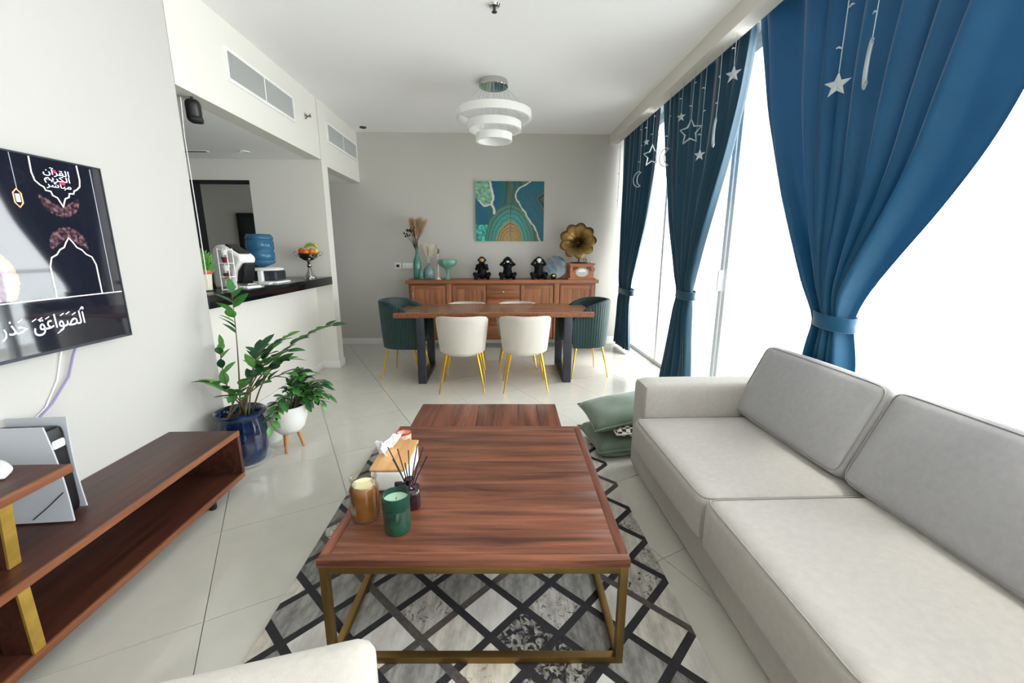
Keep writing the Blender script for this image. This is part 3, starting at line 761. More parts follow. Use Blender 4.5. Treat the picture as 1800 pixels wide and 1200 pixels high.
prof = [(.034, 0), (.042, .04), (.058, .09), (.085, .135), (.13, .17), (.185, .19), (.235, .188)]
pet = lambda a, t: 1+(.085*t*t)*(abs(math.cos(4.5*a))*2-1)
gh = G().lathe(prof, 108, TR(-.03, .03, .475) @ q, mod=pet, cap0=False, cap1=False)
ho = obj('horn', gh, M['brass'], gr, 180); s_ = ho.modifiers.new('t', 'SOLIDIFY'); s_.thickness = .003
M['hornseam'] = mat('dark_brass', '5d4a2c', .4, metal=.8, bump=.02)
for k in range(9):
    a = (k+.5)*PI/4.5
    pts = [(TR(-.03, .03, .475) @ q @ Vector((r0*(1+(.085*(i/6)**2)*(abs(math.cos(4.5*a))*2-1))*math.cos(a), r0*(1+(.085*(i/6)**2)*(abs(math.cos(4.5*a))*2-1))*math.sin(a), z+.003))) for i, (r0, z) in enumerate(prof)]
    obj('horn_seam', G().tube(pts, .0025, 5), M['hornseam'], ho)
obj('tone_arm', G().tube([(.10, .06, .222), (.10, .06, .26), (.08, .02, .29), (.05, -.02, .27)], .006, 8).ball((.05, -.02, .265), (.02, .012, .02), 10, 8), M['chrome'], gr)
obj('crank', G().tube([(.165, 0, .11), (.20, 0, .11), (.205, 0, .15), (.225, 0, .15)], .006, 8), M['chrome'], gr)
obj('volume_knob', G().lathe([(.012, 0), (.012, .03), (.001, .032)], 14, TR(.14, -.08, .222)), M['chrome'], gr)

# wall controls
t = thing('thermostat', 'small square white wall thermostat with a black screen, left of the sideboard', 'thermostat', (-1.435, YB, 1.165))
obj('plate', B(-.046, .046, -.012, 0, -.046, .046, bev=.004), M['white'], t); obj('screen', B(-.022, .022, -.0145, -.011, -.02, .018), M['black'], t)
t = thing('light_switch', 'long white wall switch plate behind the tall vase', 'switch', (-1.28, YB, 1.165))
obj('plate', B(-.09, .12, -.01, 0, -.04, .04, bev=.004), M['white'], t)
for k in range(3): obj('rocker', B(-.075+k*.065, -.02+k*.065, -.014, -.009, -.025, .025, bev=.002), M['white'], t)

# ------------------------------------------------------------------ dining table
dt = thing('dining_table', 'rustic wooden dining table with a thick plank top and dark steel legs', 'dining table', (-.02, 4.68, 0))
nb = 6; yy = [-.38+i*.76/nb for i in range(nb+1)]
for k in range(nb):
    r = random.Random(k); g = G().box(-1.03+r.uniform(-.006, .006), 1.03+r.uniform(-.006, .006), yy[k]+.0008, yy[k+1]-.0008, .712, .76, bev=.004)
    obj('top_plank', g, M['dine_x'], dt)
g = G().box(-1.035, 1.035, -.40, -.381, .708, .757, bev=.007)
obj('live_edge', g, M['unit_edge'], dt)
obj('under_rail', B(-.9, .9, -.02, .06, .67, .712), M['steel'], dt)
for s in (-1, 1):
    x = s*.77
    for yq, yf in ((-.35, -.33), (.3, .28)):
        obj('leg', G().box(x-.042, x+.042, yq-.03, yq+.03, 0.0, .71, bev=.004), M['steel'], dt)
    obj('foot_bar', B(x-.042, x+.042, -.31, .27, 0.0, .05, bev=.004), M['steel'], dt)
    obj('top_bar', B(x-.042, x+.042, -.31, .27, .68, .711, bev=.004), M['steel'], dt)

# ------------------------------------------------------------------ dining chairs
def diamond_mat():
    m = mat('cream_quilted_fabric', 'dcd3c2', .8, sheen=.3); N = m.node_tree.nodes; L = m.node_tree.links; b = N['Principled BSDF']
    tc = N.new('ShaderNodeTexCoord'); hs = []
    for sg in (1, -1):
        mp = N.new('ShaderNodeMapping'); mp.inputs['Rotation'].default_value = (0, sg*PI/4, 0); mp.inputs['Scale'].default_value = (1, 1, 1)
        w = N.new('ShaderNodeTexWave'); w.inputs['Scale'].default_value = 21; w.bands_direction = 'X'
        L.new(tc.outputs['Object'], mp.inputs[0]); L.new(mp.outputs[0], w.inputs[0]); hs.append(w)
    mx = N.new('ShaderNodeMath'); mx.operation = 'MULTIPLY'; L.new(hs[0].outputs['Fac'], mx.inputs[0]); L.new(hs[1].outputs['Fac'], mx.inputs[1])
    r = N.new('ShaderNodeValToRGB'); r.color_ramp.elements[0].color = lin('b5aea2'); r.color_ramp.elements[1].color = lin('d8d3ca'); r.color_ramp.elements[0].position = .05; r.color_ramp.elements[1].position = .3
    L.new(mx.outputs[0], r.inputs[0]); L.new(r.outputs[0], b.inputs['Base Color'])
    bp = N.new('ShaderNodeBump'); bp.inputs['Strength'].default_value = .5; bp.inputs['Distance'].default_value = .004
    L.new(mx.outputs[0], bp.inputs['Height']); L.new(bp.outputs[0], b.inputs['Normal']); return m
M['quilt'] = diamond_mat()
def shell(zb_, zh, zl, rb, rt, A, th, chan=0, dy=0.0):
    NT, NH = (180 if chan else 48), 12; P = []; F = []
    def pt(t, v, off, ztop):
        R = rb+(rt-rb)*(v**.8)-off
        if chan and off == 0: R += .005*abs(math.sin(chan*t))
        z = zb_+(ztop-zb_)*v
        e = 1.0 if abs(t) < A*.8 else 1.0
        if abs(t) > PI/2: return (math.copysign(R*(1-.06*(abs(t)-PI/2)), t), (abs(t)-PI/2)*R*.92+dy, z)
        return (R*math.sin(t)*1.0, -R*math.cos(t)*.92+dy, z)
    loop = []
    for j in range(NT+1):
        t = -A+2*A*j/NT; c = max(0, math.cos(t*PI/2/A)); ztop = zl+(zh-zl)*(1-(1-c)**2.2)
        col = [pt(t, i/NH, 0, ztop) for i in range(NH+1)]
        o1 = pt(t, 1, th*.2, ztop); o2 = pt(t, 1, th*.8, ztop); top = [(o1[0], o1[1], ztop+th*.28), (o2[0], o2[1], ztop+th*.28)]
        inn = [pt(t, 1-i/NH, th, ztop) for i in range(NH+1)]
        loop.append(col+top+inn)
    K = len(loop[0])
    for l in loop: P += l
    for j in range(NT):
        for i in range(K-1): F.append((j*K+i, (j+1)*K+i, (j+1)*K+i+1, j*K+i+1))
        F.append((j*K+K-1, (j+1)*K+K-1, (j+1)*K, j*K))
    F.append(tuple(range(K))); F.append(tuple(NT*K+i for i in range(K))[::-1])
    return G().add(P, F)
def chair(name, label, mb, ms, zh, zl, chan, group, leg_m):
    t = thing(name, label, 'chair', (0, 0, 0), 0, group)
    obj('backrest', shell(.40 if not chan else .35, zh, zl, .225 if not chan else .25, .262 if not chan else .285, 2.1 if not chan else 2.45, .045, chan), mb, t, 50)
    g = G().lathe([(.001, .37), (.18, .37), (.205, .385), (.215, .42), (.212, .455), (.18, .475), (.001, .48)], 36, Matrix.Diagonal((1, .98, 1, 1)) @ TR(0, .01, 0))
    g.soft((0, .16, .43), (.36, .14, .10), .045, 6); obj('seat', g, ms, t, 50)
    for sx in (-1, 1):
        for sy in (-1, 1):
            obj('leg', G().tube([(sx*.15, sy*.14, .39), (sx*.19, sy*.18, .18), (sx*.222, sy*.205, 0)], [.012, .0095, .006], 10), leg_m, t)
    return t
GW = 'cream dining chairs around the dining table'; GG = 'green velvet chairs at the table ends'
c0 = chair('dining_chair', 'cream quilted barrel chair with gold legs, near side of the table, left', M['quilt'], M['cream'], .755, .62, 0, GW, M['goldbright'])
c0.location = (-.345, 4.17, 0)
dup(c0, (.285, 4.17, 0), 0, 'cream quilted barrel chair with gold legs, near side of the table, right', GW)
dup(c0, (-.36, 4.99, 0), PI, 'cream barrel chair behind the table on the left, only its top edge showing', GW)
dup(c0, (.25, 4.99, 0), PI, 'cream barrel chair behind the table on the right, only its top edge showing', GW)
c1 = chair('velvet_armchair', 'dark green channelled velvet chair at the left end of the table', M['green'], M['green'], .85, .66, 26, GG, M['goldbright'])
c1.location = (-1.02, 4.66, 0); c1.rotation_euler = (0, 0, -PI/2-.12)
dup(c1, (1.0, 4.66, 0), PI/2+.12, 'dark green channelled velvet chair at the right end of the table', GG)

# ------------------------------------------------------------------ bar counter and what stands on it
BZ = 1.09
bt = obj('bar_counter', B(-2.56, XL+.004, 2.845, 4.984, 1.002, BZ, bev=.004), M['black_stone'])
tag(bt, 'long polished black stone worktop on the white half wall', 'counter')
# fruit stand
t = thing('silver_pedestal_bowl', 'silver footed bowl standing on the far end of the black counter', 'fruit bowl', (-2.05, 4.77, BZ))
obj('foot', G().lathe([(.07, 0), (.068, .01), (.045, .03), (.025, .07), (.016, .11), (.026, .125), (.026, .14), (.014, .155), (.022, .18), (.001, .18)], 28), M['chrome'], t)
obj('bowl', G().lathe([(.02, .178), (.055, .19), (.095, .22), (.112, .262), (.116, .262), (.09, .225), (.05, .2), (.001, .195)], 32), M['chrome'], t)
for s in (-1, 1): obj('handle', G().tube([(s*.10, 0, .235), (s*.14, 0, .24), (s*.155, 0, .265), (s*.13, 0, .285), (s*.112, 0, .262)], .005, 8), M['chrome'], t)
M['orange'] = mat('orange_peel', 'e0751d', .45, bump=.3, bscale=250); M['applegreen'] = mat('green_apple', '9bb53a', .3, var=.2); M['yellow'] = mat('yellow_fruit', 'e6c43a', .4, var=.1); M['redf'] = mat('peach_skin', 'd9532c', .4, var=.2)
fr = [('orange', 'orange', (.0, -.055), .036), ('orange', 'orange', (.055, -.03), .034), ('peach', 'redf', (-.045, -.045), .035), ('lemon', 'yellow', (.075, .015), .03),
      ('green_apple', 'applegreen', (-.07, .01), .036), ('green_apple', 'applegreen', (.02, .06), .036), ('lemon', 'yellow', (-.03, .06), .03)]
lab = ['orange at the front centre of the silver bowl', 'orange at the front right of the silver bowl', 'reddish peach at the front left of the silver bowl', 'yellow lemon at the right rim of the silver bowl',
       'green apple at the left rim of the silver bowl', 'green apple at the back of the silver bowl', 'yellow lemon at the back left of the silver bowl']
for k, (nm, mm, (x, y), r) in enumerate(fr):
    z = BZ+.235+r+abs(x)*.25
    f = thing(nm, lab[k], 'fruit', (-2.05+x, 4.77+y, z-r), 0, 'fruit in the silver bowl')
    obj('flesh', G().ball((0, 0, r), (r, r, r*.95), 16, 11), M[mm], f); obj('stalk', G().tube([(0, 0, r*1.9), (.003, 0, r*2.1)], .002, 5), M['stem'], f)
bn = thing('banana_bunch', 'greenish yellow bananas resting on top of the fruit', 'fruit', (-2.03, 4.78, BZ+.32))
for k in range(3): obj('banana', G().tube([(-.06, .02*k, .0), (-.03, .02*k, .03), (.01, .02*k, .042), (.05, .02*k, .03), (.075, .02*k, .005)], [.005, .014, .016, .013, .004], 8), M['yellow' if k else 'applegreen'], bn)
# water cooler
t = thing('water_dispenser', 'small white countertop water dispenser under the blue bottle', 'water dispenser', (-2.10, 3.98, BZ))
obj('base', G().soft((0, 0, .012), (.30, .26, .024), .010, 5), M['white'], t)
obj('body', G().soft((0, .02, .07), (.24, .2, .10), .02, 6), M['steel'], t)
obj('top_plate', G().lathe([(.10, .115), (.14, .118), (.145, .128), (.13, .14), (.06, .145), (.001, .145)], 36), M['white'], t)
obj('column', B(-.018, .018, -.125, -.08, .02, .125, bev=.006), M['white'], t)
obj('drip_tray', B(-.01, .11, -.19, -.12, .0, .018, bev=.006), M['white'], t)
t = thing('water_bottle', 'large ribbed blue plastic water bottle standing on the dispenser', 'water bottle', (-2.135, 3.99, BZ+.146))
pf = [(.02, 0), (.055, .012), (.10, .03), (.112, .045), (.112, .055), (.105, .062), (.112, .07), (.112, .13), (.104, .14), (.104, .15), (.112, .16), (.112, .23), (.105, .238), (.112, .246), (.112, .265), (.095, .29), (.001, .295)]
obj('shell', G().lathe(pf, 36), M['water'], t, 60)
# coffee machine
t = thing('coffee_machine', 'white pod coffee machine with black front panels on the counter', 'coffee machine', (-2.07, 3.47, BZ), -.3)
def prof_body():
    pts = [(-.15, 0), (.03, 0), (.055, .06), (.075, .14), (.13, .20), (.145, .235), (.12, .262), (.05, .30), (-.03, .338), (-.09, .335), (-.13, .30), (-.15, .2)]
    return pts
g = G().prism(prof_body(), -.075, .075, RX(PI/2))
bm_o = obj('body', g, M['white'], t, 30); bv = bm_o.modifiers.new('b', 'BEVEL'); bv.width = .022; bv.segments = 4
obj('base_tray', G().soft((.07, 0, .012), (.20, .14, .024), .011, 6), M['white'], t)
obj('black_front', G().prism([(.035, .03), (.06, .06), (.08, .135), (.132, .19), (.15, .20), (.13, .10), (.10, .04)], -.05, .05, RX(PI/2)), M['black'], t)
obj('black_top', G().soft((0, 0, 0), (.15, .10, .02), .009, 6, Mx=TR(.045, 0, .302) @ RY(.5)), M['black'], t)
obj('cup_stand', G().soft((.10, 0, .035), (.11, .11, .014), .006, 5), M['chrome'], t)
t = thing('pod_holder', 'clear and white wire pod tower beside the coffee machine', 'pod holder', (-2.025, 3.29, BZ))
obj('base', B(-.038, .038, -.038, .038, 0, .01, bev=.003), M['white'], t)
for sx in (-1, 1):
    for sy in (-1, 1): obj('upright', G().tube([(sx*.034, sy*.034, 0), (sx*.034, sy*.034, .31)], .0035, 6), M['white'], t)
M['podr'] = mat('maroon_pod', '6e2438', .4, var=.2)
for k in range(5):
    obj('pod', G().lathe([(.016, 0), (.025, .035), (.027, .04), (.001, .042)], 14, TR(0, -.01, .03+k*.058)), M['podr' if k % 2 else 'white'], t)
for k in range(3): obj('shelf_ring', G().tube([(.034, .034, .1+k*.1), (-.034, .034, .1+k*.1), (-.034, -.034, .1+k*.1), (.034, -.034, .1+k*.1)], .003, 6, closed=True), M['white'], t)
# herb pot
t = thing('potted_herb', 'bright green bushy herb in a cream pot with terracotta rim on the counter', 'potted plant', (-2.14, 3.19, BZ))
obj('saucer', G().lathe([(.046, 0), (.058, .012), (.054, .012), (.001, .006)], 24), M['aquapale'], t)
obj('pot', G().lathe([(.042, .008), (.046, .012), (.054, .13), (.048, .135), (.001, .12)], 28), M['creampot'], t)
obj('pot_rim', G().lathe([(.056, .125), (.061, .13), (.061, .155), (.052, .155), (.050, .13), (.056, .125)], 28, cap0=False, cap1=False), M['terracotta'], t)
g = G(); r_ = random.Random(3)
for k in range(900):
    a = r_.uniform(0, 2*PI); rr = .062*math.sqrt(r_.random()); zz = .14+.17*r_.random()*(1-.4*(rr/.062))
    c = Vector((rr*math.cos(a)*1.05, rr*math.sin(a)*1.05, zz)); d = Vector((math.cos(a)*.5, math.sin(a)*.5, 1+r_.uniform(-.4, .4))).normalized(); s = d.orthogonal().normalized()*.005
    g.add([c-s, c+s, c+d*.03], [(0, 1, 2)])
fo = obj('foliage', g, M['leaf2'], t, 0); fo['kind'] = 'stuff'
# dark things in between: small tray of glasses
t = thing('small_cup_cluster', 'small dark metal trinket between the coffee machine and water dispenser', 'ornament', (-2.14, 3.74, BZ))
obj('dish', G().lathe([(.03, 0), (.045, .012), (.04, .012), (.001, .005)], 20), M['chrome'], t)
obj('figure', G().tube([(0, 0, .01), (.01, 0, .05), (-.012, 0, .075), (.008, 0, .10)], [.014, .01, .008, .004], 8), M['blackmatte'], t)

# dark framed panel on the corridor wall seen through the doorway
t = thing('tall_framed_mirror', 'tall dark framed mirror seen through the kitchen doorway', 'mirror', (-3.2, YB, .35))
obj('frame', G().box(-.44, -.385, -.03, -.001, 0, 1.545).box(.385, .44, -.03, -.001, 0, 1.545).box(-.385, .385, -.03, -.001, 0, .055).box(-.385, .385, -.03, -.001, 1.49, 1.545), M['blackmatte'], t)
obj('glass', B(-.385, .385, -.018, -.002, .055, 1.49), M['darkroom'], t)

# ------------------------------------------------------------------ television
TX = -1.82; T0, T1, TZ0, TZ1 = .75, 2.13, .972, 1.752
tv = thing('television', 'large flat wall television showing dark blue screen with Arabic writing', 'television', (TX, T0, TZ0))
W_, H_ = T1-T0, TZ1-TZ0
obj('housing', B(-.045, -.002, 0, W_, 0, H_, bev=.003), M['black'], tv)
obj('bezel', G().box(-.004, .003, 0, W_, 0, .012).box(-.004, .003, 0, W_, H_-.006, H_).box(-.004, .003, 0, .006, .012, H_-.006).box(-.004, .003, W_-.006, W_, .012, H_-.006), M['steel'], tv)
obj('wall_mount', B(-.079, -.044, W_*.35, W_*.65, H_*.3, H_*.7), M['steel'], tv)
M['screen'] = attr_mat('lit_screen', .04, emit=.45, spec=.9)
def scr(u, v):
    y = u*W_+T0; z = v*H_+TZ0
    base = hx('0a0e22')
    if z < 1.19: return hx('0b1020')
    n = mn.noise(Vector((y*70, z*70, 2)))+.5*mn.noise(Vector((y*190, z*190, 5)))
    for cy, cz, lo in ((1.917, 1.600, 0), (1.917, 1.400, 1)):          # lace medallions behind the arch tips
        d = math.hypot(y-cy, (z-cz)*1.05)
        inside = (z < 1.64-abs(y-cy)*.5 and z < 1.60+.02) if not lo else (z > 1.37)
        if d < .082:
            if lo == 0 and z > 1.560+abs(y-cy)*.55: continue
            if lo == 1 and z < 1.436-abs(y-cy)*.65: continue
            return mixc(hx('2a1420'), hx('a77f86'), max(0, min(1, .45+1.3*n)))
    if y < 1.70 and z > 1.19:                                           # pale arch picture at the left
        d = math.hypot(y-1.56, z-1.27)
        if .115 < d < .13: return hx('d5a56a')
        if d <= .115: return mixc(hx('bfa6bb'), hx('e3d8e0'), .5+n)
    return base
colour_grid(0, 300, 170, W_-.012, H_-.018, scr, TR(.0005, .006, .012) @ Matrix(((0, 0, 1, 0), (1, 0, 0, 0), (0, 1, 0, 0), (0, 0, 0, 1))), 'screen', M['screen'], tv)
M['scrline'] = mat('lit_line', 'f0e6e0', .5, emit=.45); M['scrorange'] = mat('lit_orange', 'd9a676', .5, emit=.35); M['scrgrey'] = mat('lit_grey', '8a8ea0', .5, emit=.3)
M['scrwhite'] = mat('lit_white', 'f2f2ff', .5, emit=.45); M['scrred'] = mat('lit_red', 'a01840', .5, emit=.45)
def sline(name, pts, m, r=.0022, closed=False):
    return obj(name, G().tube([(.0012, y-T0, z-TZ0) for y, z in pts], r, 4, closed), m, tv, 0)
sline('screen_line', [(.77, 1.19), (2.118, 1.19)], M['scrline'])
sline('screen_line', [(2.075, 1.738), (2.075, 1.192)], M['scrgrey'], .0018)
sline('lantern_cord', [(1.755, 1.744), (1.755, 1.612)], M['scrgrey'], .0015)
ht = [(1.824, 1.743), (1.822, 1.684), (1.828, 1.655), (1.845, 1.640), (1.858, 1.634), (1.862, 1.622), (1.882, 1.620), (1.886, 1.605), (1.904, 1.597), (1.912, 1.580), (1.920, 1.562)]
sline('arch_outline', ht+[(3.84-y, z) for y, z in ht[::-1][1:]], M['scrline'], .0028)
hb = [(1.812, 1.194), (1.813, 1.32), (1.826, 1.355), (1.85, 1.367), (1.867, 1.387), (1.887, 1.397), (1.898, 1.416), (1.914, 1.436)]
sline('arch_outline', hb+[(3.828-y, z) for y, z in hb[::-1][1:]], M['scrline'], .0028)
lg = [(1.752, 1.613), (1.738, 1.598), (1.738, 1.562), (1.752, 1.545), (1.766, 1.562), (1.766, 1.598)]
sline('lantern', lg, M['scrorange'], .0028, True)
obj('lantern_light', G().box(.0006, .0018, 1.745-T0, 1.759-T0, 1.565-TZ0, 1.595-TZ0), M['scrwhite'], tv, 0)
def text(s, y, z, size, m, align='LEFT', sx=1.0, fit=None):
    c = bpy.data.curves.new('screen_text', 'FONT'); c.body = s; c.size = size; c.align_x = align; c.extrude = .0004
    c.resolution_u = 3
    o = bpy.data.objects.new('screen_text', c); COL.objects.link(o)
    bpy.context.view_layer.update()
    me = bpy.data.meshes.new_from_object(o.evaluated_get(bpy.context.evaluated_depsgraph_get())); bpy.data.objects.remove(o)
    xs = [v.co.x for v in me.vertices]; x0, x1 = min(xs), max(xs)
    ys = [v.co.y for v in me.vertices]; y0 = min(ys)
    if fit: sx = fit/(x1-x0)
    me.materials.clear(); me.materials.append(m)
    for v in me.vertices:
        x, yy_, zz_ = v.co; v.co = (.0012+zz_, (x-x0)*sx+y-T0, yy_+z-TZ0)
    o = link('screen_text', me, tv); return o, (x1-x0)*sx
# presentation forms, in visual (left to right) order
def shape(seq): return ''.join(chr(c) for c in seq[::-1])
quran = shape([0xFE8D, 0xFEDF, 0xFED8, 0xFEAE, 0xFE81, 0xFEE5])
kareem = shape([0xFE8D, 0xFEDF, 0xFEDC, 0xFEAE, 0xFEF3, 0xFEE2])
mubashir = shape([0xFEE3, 0xFE92, 0xFE8E, 0xFEB7, 0xFEAE])
text(quran, 1.866, 1.688, .032, M['scrwhite'], fit=.108); text(kareem, 1.866, 1.664, .030, M['scrwhite'], fit=.106); text(mubashir, 1.868, 1.638, .030, M['scrwhite'], fit=.104)
obj('red_dot', G().ball((.0012, 1.913-T0, 1.702-TZ0), (.0008, .009, .007), 12, 8), M['scrred'], tv)
obj('red_bar', G().box(.0006, .0016, 1.925-T0, 1.948-T0, 1.652-TZ0, 1.664-TZ0), M['scrred'], tv)
verse = shape([0x0671, 0xFEDF, 0xFEBC, 0xFEEE, 0xFE8D, 0xFECB, 0xFED6, 0x20, 0xFEA3, 0xFEAC, 0xFEAD, 0x20, 0x0671, 0xFEDF, 0xFEE4, 0xFEEE, 0xFE95])
_, wv = text(verse, 0, 1.072, .078, M['scrwhite'], sx=.8)
_.location = (0, 1.912-wv, 0)
for y, z in ((1.865, 1.118), (1.84, 1.125), (1.815, 1.122), (1.755, 1.117), (1.728, 1.117), (1.705, 1.115), (1.655, 1.12), (1.79, 1.052)):
    sline('vowel_mark', [(y-.008, z-.004), (y+.008, z+.004)], M['scrwhite'], .0018)
cb = obj('tv_cable', G().tube([(-1.875, 1.90, .965), (-1.88, 1.885, .93), (-1.885, 1.85, .84), (-1.885, 1.76, .75), (-1.88, 1.66, .69), (-1.86, 1.55, .66)], .0045, 6), mat('mauve_cable', '8e82b0', .5, bump=.01))
tag(cb, 'thin mauve cable curving down from the television', 'cable')
cb = obj('wall_wire', G().tube([(-1.893, 1.86, .98), (-1.893, 1.81, .84), (-1.893, 1.74, .74), (-1.893, 1.66, .69), (-1.893, 1.5, .67)], .003, 6), M['white'])
tag(cb, 'white wire arcing across the wall below the television', 'cable')

# ------------------------------------------------------------------ tv unit
tu = thing('tv_unit', 'long low open walnut box unit along the left wall', 'tv unit', (-1.70, .4, 0))
xf, xb = .20, -.195; y0, y1 = -1.2, 1.94
obj('top_board', B(xb, xf-.012, y0, y1, .335, .36, bev=.002), M['unit_y'], tu)
obj('bottom_board', B(xb, xf-.012, y0, y1, .075, .10, bev=.002), M['unit_y'], tu)
obj('back_board', B(xb, xb+.012, y0, y1, .10, .335), M['unit_y'], tu)
obj('end_board', B(xb, xf-.012, y1-.025, y1, .10, .335, bev=.002), M['unit_y'], tu)
obj('end_board', B(xb, xf-.012, y0, y0+.025, .10, .335, bev=.002), M['unit_y'], tu)
for z0, z1 in ((.333, .362), (.073, .102)): obj('edge_strip', B(xf-.012, xf, y0, y1, z0, z1, bev=.002), M['unit_edge'], tu)
obj('edge_strip', B(xf-.012, xf, y1-.025, y1, .102, .333, bev=.002), M['unit_y'], tu)
for y in (-1.0, .3, 1.72): 
    for x in (-.15, .14): obj('foot', G().lathe([(.018, 0), (.02, .01), (.02, .076), (.001, .076)], 14, TR(x, y, 0)), M['blackmatte'], tu)
# raised shelf
obj('upper_shelf', B(-.16, .186, -1.2, 1.02, .621, .647, bev=.002), M['unit_y'], tu)
obj('edge_strip', B(.186, .198, -1.2, 1.02, .619, .649, bev=.002), M['unit_edge'], tu)
def bracket(b0, b1, w, t):
    P = []
    for (x, y, z) in (b0, b1): P += [(x, y-w, z), (x, y+w, z), (x-t, y+w, z), (x-t, y-w, z)]
    return G().add(P, [(3, 2, 1, 0), (4, 5, 6, 7)]+[(i, (i+1) % 4, 4+(i+1) % 4, 4+i) for i in range(4)])
for p0, p1 in (((.10, .868, .362), (.172, .828, .619)), ((.195, .795, .102), (.195, .795, .333))):
    o = obj('gold_bracket', bracket(p0, p1, .018, .008), M['goldflat'], tu, 0); o['label'] = 'flat gold metal upright'
    obj('upright', bracket((p0[0]-.009, p0[1], p0[2]), (p1[0]-.009, p1[1], p1[2]), .017, .09), M['unit_y'], tu, 0)
# games console
gc = thing('games_console', 'white and black upright games console standing on the walnut unit', 'games console', (-1.75, 1.555, .362), .06)
M['ps'] = mat('console_grey_white', 'b9bdc4', .45, bump=.02)
def plate(y, th, tilt, w0=-.12, w1=.12, curve=.01):
    P = []; F = []; NX, NZ = 8, 14
    for s in (0, 1):
        for i in range(NZ+1):
            for j in range(NX+1):
                u = j/NX; v = i/NZ; x = w0+(w1-w0)*u+tilt*(v-.5); z = .004+.385*v
                yy_ = y+s*th+curve*math.sin(PI*v)*(1 if y < 0 else -1)
                P.append((x, yy_, z))
    n = (NX+1)*(NZ+1)
    for i in range(NZ):
        for j in range(NX):
            a = i*(NX+1)+j; F.append((a, a+1, a+NX+2, a+NX+1)); F.append((n+a, n+a+NX+1, n+a+NX+2, n+a+1))
    for i in range(NZ):
        for j in (0, NX): a = i*(NX+1)+j; F.append((a, a+NX+1, n+a+NX+1, n+a))
    for j in range(NX):
        for i in (0, NZ): a = i*(NX+1)+j; F.append((a, a+1, n+a+1, n+a))
    return G().add(P, F)
obj('side_plate', plate(-.062, .006, -.03, -.13, .10), M['ps'], gc, 40)
obj('side_plate', plate(.042, .006, .0, -.14, .075), M['ps'], gc, 40)
obj('core', G().soft((-.035, -.008, .185), (.215, .085, .36), .02, 7), M['black'], gc)
obj('vent_cap', G().soft((.048, -.005, .30), (.06, .05, .035), .008, 5), M['white'], gc)
obj('seam', G().tube([(-.02, -.066, .02), (.04, -.064, .07), (.10, -.061, .125)], .002, 6), M['black'], gc)
# controller on the shelf
ct = thing('game_controller', 'white wireless controller lying on the raised shelf', 'game controller', (-1.715, 1.335, .647), .5)
g = G().soft((0, 0, .026), (.11, .07, .035), .016, 6).tube([(-.045, .0, .028), (-.068, -.03, .022), (-.07, -.065, .016)], [.022, .02, .014], 12).tube([(.045, 0, .028), (.068, -.03, .022), (.07, -.065, .016)], [.022, .02, .014], 12)
o = obj('body', g, M['whitepot'], ct, 180); r = o.modifiers.new('r', 'REMESH'); r.mode = 'VOXEL'; r.voxel_size = .005; r.use_smooth_shade = True
obj('centre_panel', G().soft((0, -.012, .038), (.05, .06, .02), .008, 5), M['black'], ct)
for s in (-1, 1): obj('thumb_stick', G().lathe([(.007, .04), (.007, .052), (.010, .056), (.001, .058)], 14, TR(s*.026, -.022, 0)), M['black'], ct)
sd_ = thing('charging_dock', 'small white charging stand on the shelf behind the controller', 'charging dock', (-1.83, 1.27, .647))
obj('base', B(-.05, .05, -.04, .04, 0, .012, bev=.004), M['white'], sd_); obj('cradle', G().soft((0, .02, .06), (.07, .02, .11), .009, 5), M['white'], sd_)

# ------------------------------------------------------------------ sofa
sf = thing('sofa', 'large light grey-beige fabric sofa along the right window', 'sofa', (1.33, 1.2, 0))
fx = -.46   # front plane local
obj('base', G().soft((fx+.43, -.05, .13), (.86, 2.72, .22), .02, 9), M['sofa'], sf)
for yy_ in (-1.3, 1.25):
    for xx in (-.4, .38): obj('foot', B(xx-.03, xx+.03, yy_-.03, yy_+.03, 0, .03), M['black'], sf)
obj('arm', G().soft((fx+.435, 1.225, .315), (.87, .215, .585), .035, 10, (0, 0, .006)), M['sofa'], sf)
obj('arm', G().soft((fx+.435, -1.425, .315), (.87, .215, .585), .035, 10), M['sofa'], sf)
obj('back_frame', G().soft((.325, -.10, .40), (.13, 2.5, .785), .04, 10), M['sofa_back'], sf)
for k, (ya, yb, zt_) in enumerate(((.27, 1.117, .425), (-.50, .262, .438), (-1.31, -.508, .432))):
    wp = lambda q: q
    sc = obj('seat_cushion', G().soft((fx+.34, (ya+yb)/2, (.22+zt_)/2), (.81, yb-ya, zt_-.22), .04, 12, (.006, .002, .012)), M['sofa'], sf)
    for zz_, off in ((zt_-.012, 0),):
        pts = []
        hx_, hy_ = .396, (yb-ya)/2-.009; cx_, cy_ = fx+.34, (ya+yb)/2
        for i in range(40):
            a = 2*PI*i/40; ex = math.copysign(abs(math.cos(a))**.10, math.cos(a)); ey = math.copysign(abs(math.sin(a))**.10, math.sin(a))
            pts.append((cx_+hx_*ex, cy_+hy_*ey, zz_+.003))
        obj('piping', G().tube(pts, .003, 5, closed=True), M['piping'], sc)
def backcush(ya, yb, dz):
    Mx = TR(.165, (ya+yb)/2, .42) @ RY(.41)
    w = yb-ya
    o = obj('back_cushion', G().soft((0, 0, .217), (.17, w, .434), .038, 12, (.03, .006, .012), Mx=Mx), M['sofa_back'], sf)
    pts = []
    for i in range(48):
        a = 2*PI*i/48; ex = math.copysign(abs(math.cos(a))**.14, math.cos(a)); ey = math.copysign(abs(math.sin(a))**.14, math.sin(a))
        pts.append(Mx @ Vector((-.078, (w/2-.012)*ex, .217+(.217-.012)*ey)))
    obj('piping', G().tube(pts, .003, 5, closed=True), M['piping'], o)
backcush(.36, 1.16, 0); backcush(-.47, .35, 0); backcush(-1.30, -.48, 0)
